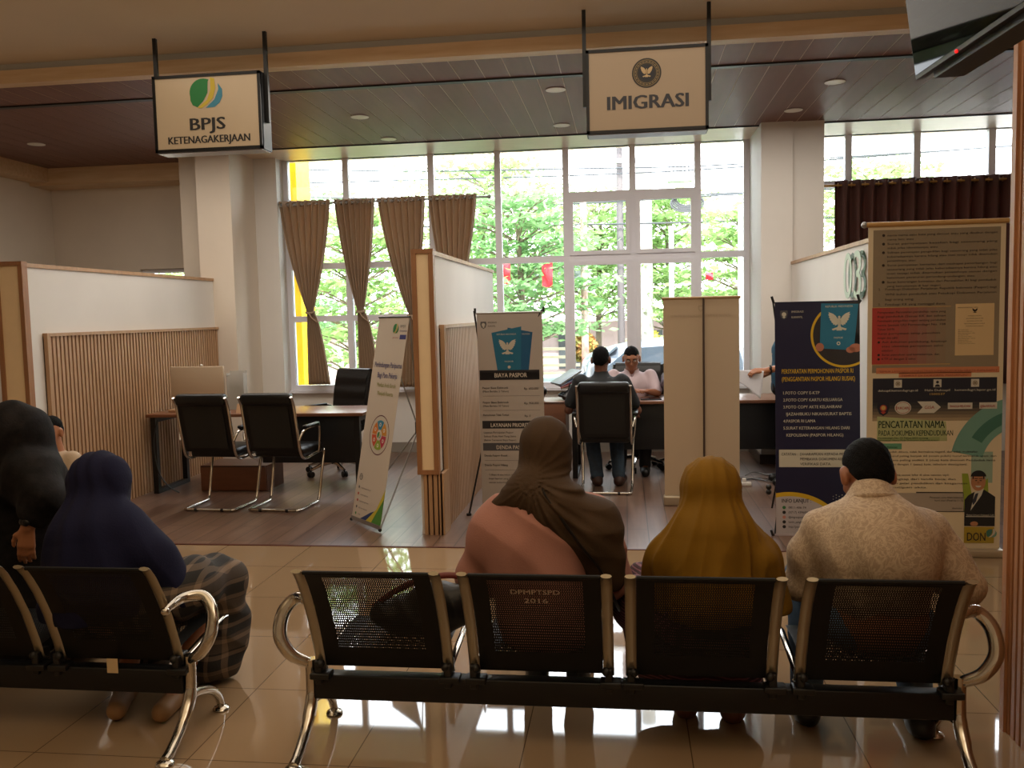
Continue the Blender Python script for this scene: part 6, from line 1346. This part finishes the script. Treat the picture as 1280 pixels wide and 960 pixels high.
tree('green street tree beyond the leftmost curtain', -6.6, 17.5, 4.2, 2.2, 2600, 1.2, leaf2, 0, 18)
tree('green tree outside the small window of the left bay', -9.5, 16.5, 4.0, 2.4, 2200, .9, leaf1, 0, 19)
# poles
def pole(label, x, y, r, h, m_, name='utility_pole', arms=()):
    o = thing(name, label, 'pole', (x, y, ZG)); m = MB(); m.tube([(x, y, ZG), (x, y, h)], [r, r*.8], m_, 14); m.build('shaft', o, True)
    for z, w in arms: m = MB(); m.box((x-w, y-.05, z), (x+w, y+.05, z+.08), steel); m.build('cross_arm', o, True)
    return o
pole('thick concrete utility pole beyond the right-hand panes', .38, 17, .17, 6.5, conc, arms=((4.4, .7), (5.0, .8)))
pole('thin red and white banded pole beyond the middle panes', -.71, 15.8, .07, 3.9, mat('red_white_pole', '#a8685c', .7, col2='#cfc3ba', vscale=1.2), 'banded_pole')
pole('dark slim utility pole between the middle panes', -.07, 17.2, .075, 6.2, mat('dark_steel_pole', '#5c5658', .7), 'street_pole')
pole('white round post standing close outside the right end of the window', 1.75, 13.2, .13, 3.1, mat('white_post', '#e8e8ea', .7), 'white_post')
pole('slim pale metal post beyond the right-hand sash', .33+.45, 15, .05, 3.0, mat('pale_post', '#cfd3d6', .5), 'metal_post')
o = thing('transformer', 'grey transformer with red signs high on the utility pole', 'transformer', (1.0, 17, 4.0)); m = MB()
for k in range(6): m.cyl((.86+.07*k, 16.9, 4.1), (.86+.07*k, 16.9, 4.8), .018, steel)
m.box((.82, 16.85, 4.0), (1.28, 17.1, 4.1), steel); m.build('fins', o, True); m = MB(); m.box((.95, 16.84, 4.75), (1.2, 16.86, 4.9), mat('red_sign', '#c43a44', .6)); m.build('red_plate', o, True)
for k in range(9):
    r = random.Random(50+k); z0 = 3.3+.26*k; m = MB(); P = [(-9+i*2.6, 16.6+r.uniform(-.2, .2), z0+.55*((i-3.6)/5)**2+.12*(i*.2)*(1 if k % 2 else -1)) for i in range(9)]
    m.tube(smooth_path(P, 4), .016, mat('power_cable', '#3a3c40', .6), 5); tag(m.build('overhead_cable', None, loc=(0, 16.6, z0)), 'dark overhead cable crossing behind the window panes', 'cable', 'overhead cables across the street')
m = MB()
for k in range(5): m.tube([(1.15+.3*math.cos(t*PI/8)*(1-.08*k), 16.5+.02*k, 3.55+.16*math.sin(t*PI/8)+.03*k) for t in range(16)], .016, MATS['power_cable'], 5, closed=True)
tag(m.build('cable_coil', None, loc=(1.15, 16.5, 3.5)), 'tangled coil of black cable hanging under the wires by the concrete pole', 'cable')
# flags
for k, (x, z, lb) in enumerate(((-1.3, 2.05, 'small red banner hanging beside the middle window panes'), (-2.02, 2.12, 'small red banner half hidden behind the rightmost beige curtain'), (1.4, 2.1, 'small faded red flag among the leaves near the white post'), (-3.7, 2.05, 'small red banner seen between the second and third curtains'))):
    m = MB(); w, h = (.18, .42) if k != 2 else (.12, .12); m.grid(lambda u, v: (x-w/2+w*u, 15.0+.03*math.sin(6*v+3*u), z+h*v), 4, 6, mat('flag_red', '#c22632', .7)); tag(m.build('red_banner', None, loc=(x, 15.0, z)), lb, 'flag')
# awning / house / fence
o = thing('house', 'low pink walled house with a wide pale roof across the street', 'house', (-2, 24, ZG)); m = MB(); m.box((-14, 24, ZG), (10, 30, 1.45), mat('pink_wall', '#a39290', .85, var=.05)); m.build('wall', o, True)
m = MB(); m.add([(-14.5, 23.3, 1.42), (10.5, 23.3, 1.42), (10.5, 28, 3.1), (-14.5, 28, 3.1)], [(0, 1, 2, 3)], mat('pale_roof', '#e9e7e6', .7)); m.build('roof', o, True, solid=.1)
for x in (-6, -3.6, -1.8, .2, 2.6, 5): m = MB(); m.box((x, 23.95, .1), (x+.8, 24.0, 1.1), mat('dark_window', '#3f4448', .3)); m.build('window', o, True)
o = thing('grey_awning', 'grey stretched awning roof over the neighbouring yard', 'awning', (-2.1, 19, 2.6)); m = MB(); m.add([(-4.6, 19, 2.72), (-.8, 19, 2.5), (-.5, 21.5, 3.2), (-4.6, 21.5, 3.3)], [(0, 1, 2, 3)], mat('awning_grey', '#8f959b', .8)); m.add([(-4.6, 19, 2.35), (-.8, 19, 2.3), (-.8, 19, 2.5), (-4.6, 19, 2.72)], [(0, 1, 2, 3)], MATS['awning_grey']); m.build('canopy', o, True, solid=.03)
for x in (-4.5, -.85): m = MB(); m.cyl((x, 19, ZG), (x, 19, 2.55), .04, steel); m.build('post', o, True)
o = thing('yard_fence', 'pale slatted fence along the far side of the street', 'fence', (-2, 21.5, ZG)); fm = mat('fence_cream', '#c9c0a8', .8)
for k in range(9): m = MB(); x = -12+k*2.4; m.box((x, 21.45, ZG), (x+.16, 21.6, .95), fm); m.build('post', o, True)
m = MB()
for z in (-.1, .1, .3, .5, .7): m.box((-12, 21.5, z), (7.3, 21.54, z+.07), fm)
m.box((-12, 21.45, ZG), (7.3, 21.6, -.2), mat('fence_base', '#b5a58f', .9)); m.build('slat_panel', o, True)
def bush(label, x, y, z, r_, m_, seed, cat='shrub'):
    r = random.Random(seed); vs = []; fs = []
    for k in range(700):
        d = Vector((r.gauss(0, 1), r.gauss(0, 1), r.gauss(0, 1))).normalized()*r_*r.uniform(.7, 1.05); p = Vector((x, y, z+r_))+d; u = Vector((r.gauss(0, 1), r.gauss(0, 1), r.gauss(0, 1))).normalized(); w = u.orthogonal().normalized(); s = .07; q = len(vs)
        vs += [p-u*s, p-w*s*.5, p+u*s, p+w*s*.5]; fs.append((q, q+1, q+2, q+3))
    o = thing('potted_shrub', label, cat, (x, y, ZG)); f = MB(); f.add(vs, fs, m_); f.build('foliage', o, True); f = MB(); f.cyl((x, y, ZG), (x, y, z+r_), .05, bark); f.build('stem', o, True)
lfy = mat('leaf_yellow', '#b5a83a', .6, var=.3); lfo = mat('leaf_orange', '#b0663a', .6, col2='#7f9440', vscale=6)
bush('rounded yellow green shrub beyond the fence left of the seated men', -2.6, 20.5, .55, .32, lfy, 1); bush('orange flowering shrub beside the banded pole', -.85, 17.6, .65, .28, lfo, 2); bush('green yellow shrub beyond the fence near the roll-up banner', .5, 20.5, .6, .3, lfy, 3)
# silver car
o = thing('parked_car', 'silver car parked outside behind the man in glasses', 'car', (1.0, 13.6, ZG)); car = mat('car_silver', '#70767e', .3, metal=.3, coat=.5); cg = mat('car_glass', '#4b545c', .08); C0 = V(.5, 13.6, ZG+.1)
sd = SD(C0+V(-2.4, -1.0, .1), C0+V(2.4, 1.0, 1.75), .03); prof = [(-2.1, .5), (-1.75, .62), (-1.15, .72), (1.8, .8), (2.05, .6)]
sd.box(C0+V(0, 0, .55), (2.1, .84, .3), .18, .05); sd.box(C0+V(.45, 0, 1.0), (1.55, .78, .3), .2, .12); sd.ell(C0+V(.45, 0, 1.15), (1.6, .75, .42), .15); sd.ell(C0+V(-1.4, 0, .8), (.9, .8, .2), .2)
for x in (-1.35, 1.35):
    for y in (-.86, .86): sd.cone(C0+V(x, y-.12, .33), C0+V(x, y+.12, .33), .37, k=.02, sub=True)
sd.cut(lambda X, Y, Z: ZG+.3-Z); sd.build('car_body', car, o)
m = MB(); y = 13.6-.80
for a in ([(-.95, 1.0), (-.45, 1.42), (.3, 1.46), (.3, 1.0)], [(.38, 1.0), (.38, 1.46), (1.1, 1.44), (1.2, 1.0)], [(1.28, 1.0), (1.2, 1.42), (1.5, 1.36), (1.75, 1.02)]): m.add([(.5+p, y-.012+(.09 if q > 1.2 else -.03), ZG+.1+q) for p, q in a], [(0, 3, 2, 1)], cg)
m.build('side_window', o, True, solid=.03); m = MB(); m.add([(.5-1.2, y+.12, ZG+1.08), (.5-.62, y+.2, ZG+1.54), (.5-.62, 13.6+.6, ZG+1.54), (.5-1.2, 13.6+.68, ZG+1.08)], [(0, 1, 2, 3)], cg); m.build('windscreen', o, True, solid=.03)
for x in (-1.35, 1.35):
    for s in (-1, 1):
        yy = 13.6+s*.78; m = MB(); M = Matrix.Translation((.5+x, yy, ZG+.34)) @ Matrix.Rotation(PI/2, 4, 'X'); m.lathe([(.2, -.1), (.31, -.1), (.33, -.06), (.33, .06), (.31, .1), (.2, .1)], m=black, n=24, M=M); m.lathe([(.0, -.08), (.2, -.09), (.2, .09), (.0, .08)], m=steel, n=12, M=M); m.build('wheel', o, True)
# far blank building so the horizon is closed
o = thing('far_building', 'pale building far behind the trees across the street', 'building', (0, 45, ZG)); m = MB(); m.box((-40, 45, ZG), (40, 48, 3.2), mat('far_pale', '#dfe2e2', .9)); m.build('wall', o, True)
m = MB(); m.box((-40.3, 44.7, 3.2), (40.3, 48, 3.4), mat('far_roof', '#c2c6c8', .8)); m.build('roof', o, True)

# ---------------------------------------------------------------- light
w = bpy.data.worlds.new('sky'); SC.world = w; w.use_nodes = True; nt = w.node_tree; bg = nt.nodes['Background']
tc = nt.nodes.new('ShaderNodeTexCoord'); sp = nt.nodes.new('ShaderNodeSeparateXYZ'); rp = nt.nodes.new('ShaderNodeValToRGB')
rp.color_ramp.elements[0].color = (.95, .97, 1, 1); rp.color_ramp.elements[1].color = (.8, .9, 1, 1); nt.links.new(tc.outputs['Generated'], sp.inputs[0]); nt.links.new(sp.outputs['Z'], rp.inputs[0]); nt.links.new(rp.outputs[0], bg.inputs[0])
bg.inputs[1].default_value = 6
def light(kind, name, loc, rot, e, col=(1, 1, 1), **k):
    l = bpy.data.lights.new(name, kind); l.energy = e; l.color = col
    for a, b_ in k.items(): setattr(l, a, b_)
    o = bpy.data.objects.new(name, l); COL.objects.link(o); o.location = loc; o.rotation_euler = [math.radians(v) for v in rot]; return o
light('SUN', 'sun', (0, 0, 20), (38, 12, 0), 7, (1, .95, .86), angle=.02)
light('AREA', 'hall_ceiling_light', (-1.0, 4.4, 3.5), (0, 0, 0), 26, (1, .86, .68), shape='RECTANGLE', size=5, size_y=3)
light('AREA', 'hall_ceiling_light_right', (2.0, 1.5, 3.5), (0, 0, 0), 22, (1, .84, .64), shape='RECTANGLE', size=4, size_y=3)
light('AREA', 'added_bay_fill', (-1.5, 7.6, 3.42), (0, 0, 0), 75, (1, .9, .78), shape='RECTANGLE', size=8, size_y=1.6)  # added fill that brightens the wood-floor bay; the downlights there are unlit
light('AREA', 'added_hall_ceiling_fill', (-.5, .8, 2.3), (180, 0, 0), 75, (1, .86, .66), shape='RECTANGLE', size=7, size_y=3)  # unseen fill aimed upward to lift the hall ceiling, not a fitting
p = light('AREA', 'window_portal', (-1.3, YW+.35, 2.1), (-90, 0, 0), 1, shape='RECTANGLE', size=5.4, size_y=2.8); p.data.cycles.is_portal = True
p = light('AREA', 'window_portal_right', (4.0, YW+.35, 2.35), (-90, 0, 0), 1, shape='RECTANGLE', size=4, size_y=2.3); p.data.cycles.is_portal = True

# ---------------------------------------------------------------- camera
f, pt, rl, yw = 1099.58, *[math.radians(v) for v in (4.51565, -1.29122, 7.38808)]
fw = Vector((-math.sin(yw)*math.cos(pt), math.cos(yw)*math.cos(pt), -math.sin(pt))); rt = Vector((math.cos(yw), math.sin(yw), 0)); up = rt.cross(fw)
r2 = rt*math.cos(rl)+up*math.sin(rl); u2 = -rt*math.sin(rl)+up*math.cos(rl)
cam = bpy.data.cameras.new('camera'); co = bpy.data.objects.new('camera', cam); COL.objects.link(co); cam.sensor_width = 36; cam.lens = f/1280*36; cam.clip_start = .05; cam.clip_end = 200
co.matrix_world = Matrix(((r2.x, u2.x, -fw.x, 0), (r2.y, u2.y, -fw.y, 0), (r2.z, u2.z, -fw.z, 1.6), (0, 0, 0, 1))); SC.camera = co
SC.view_settings.view_transform = 'Standard'; SC.view_settings.look = 'None'; SC.view_settings.exposure = .95
SC.cycles.max_bounces = 8; SC.cycles.transparent_max_bounces = 12; SC.cycles.sample_clamp_indirect = 8; SC.cycles.caustics_reflective = False; SC.cycles.caustics_refractive = False
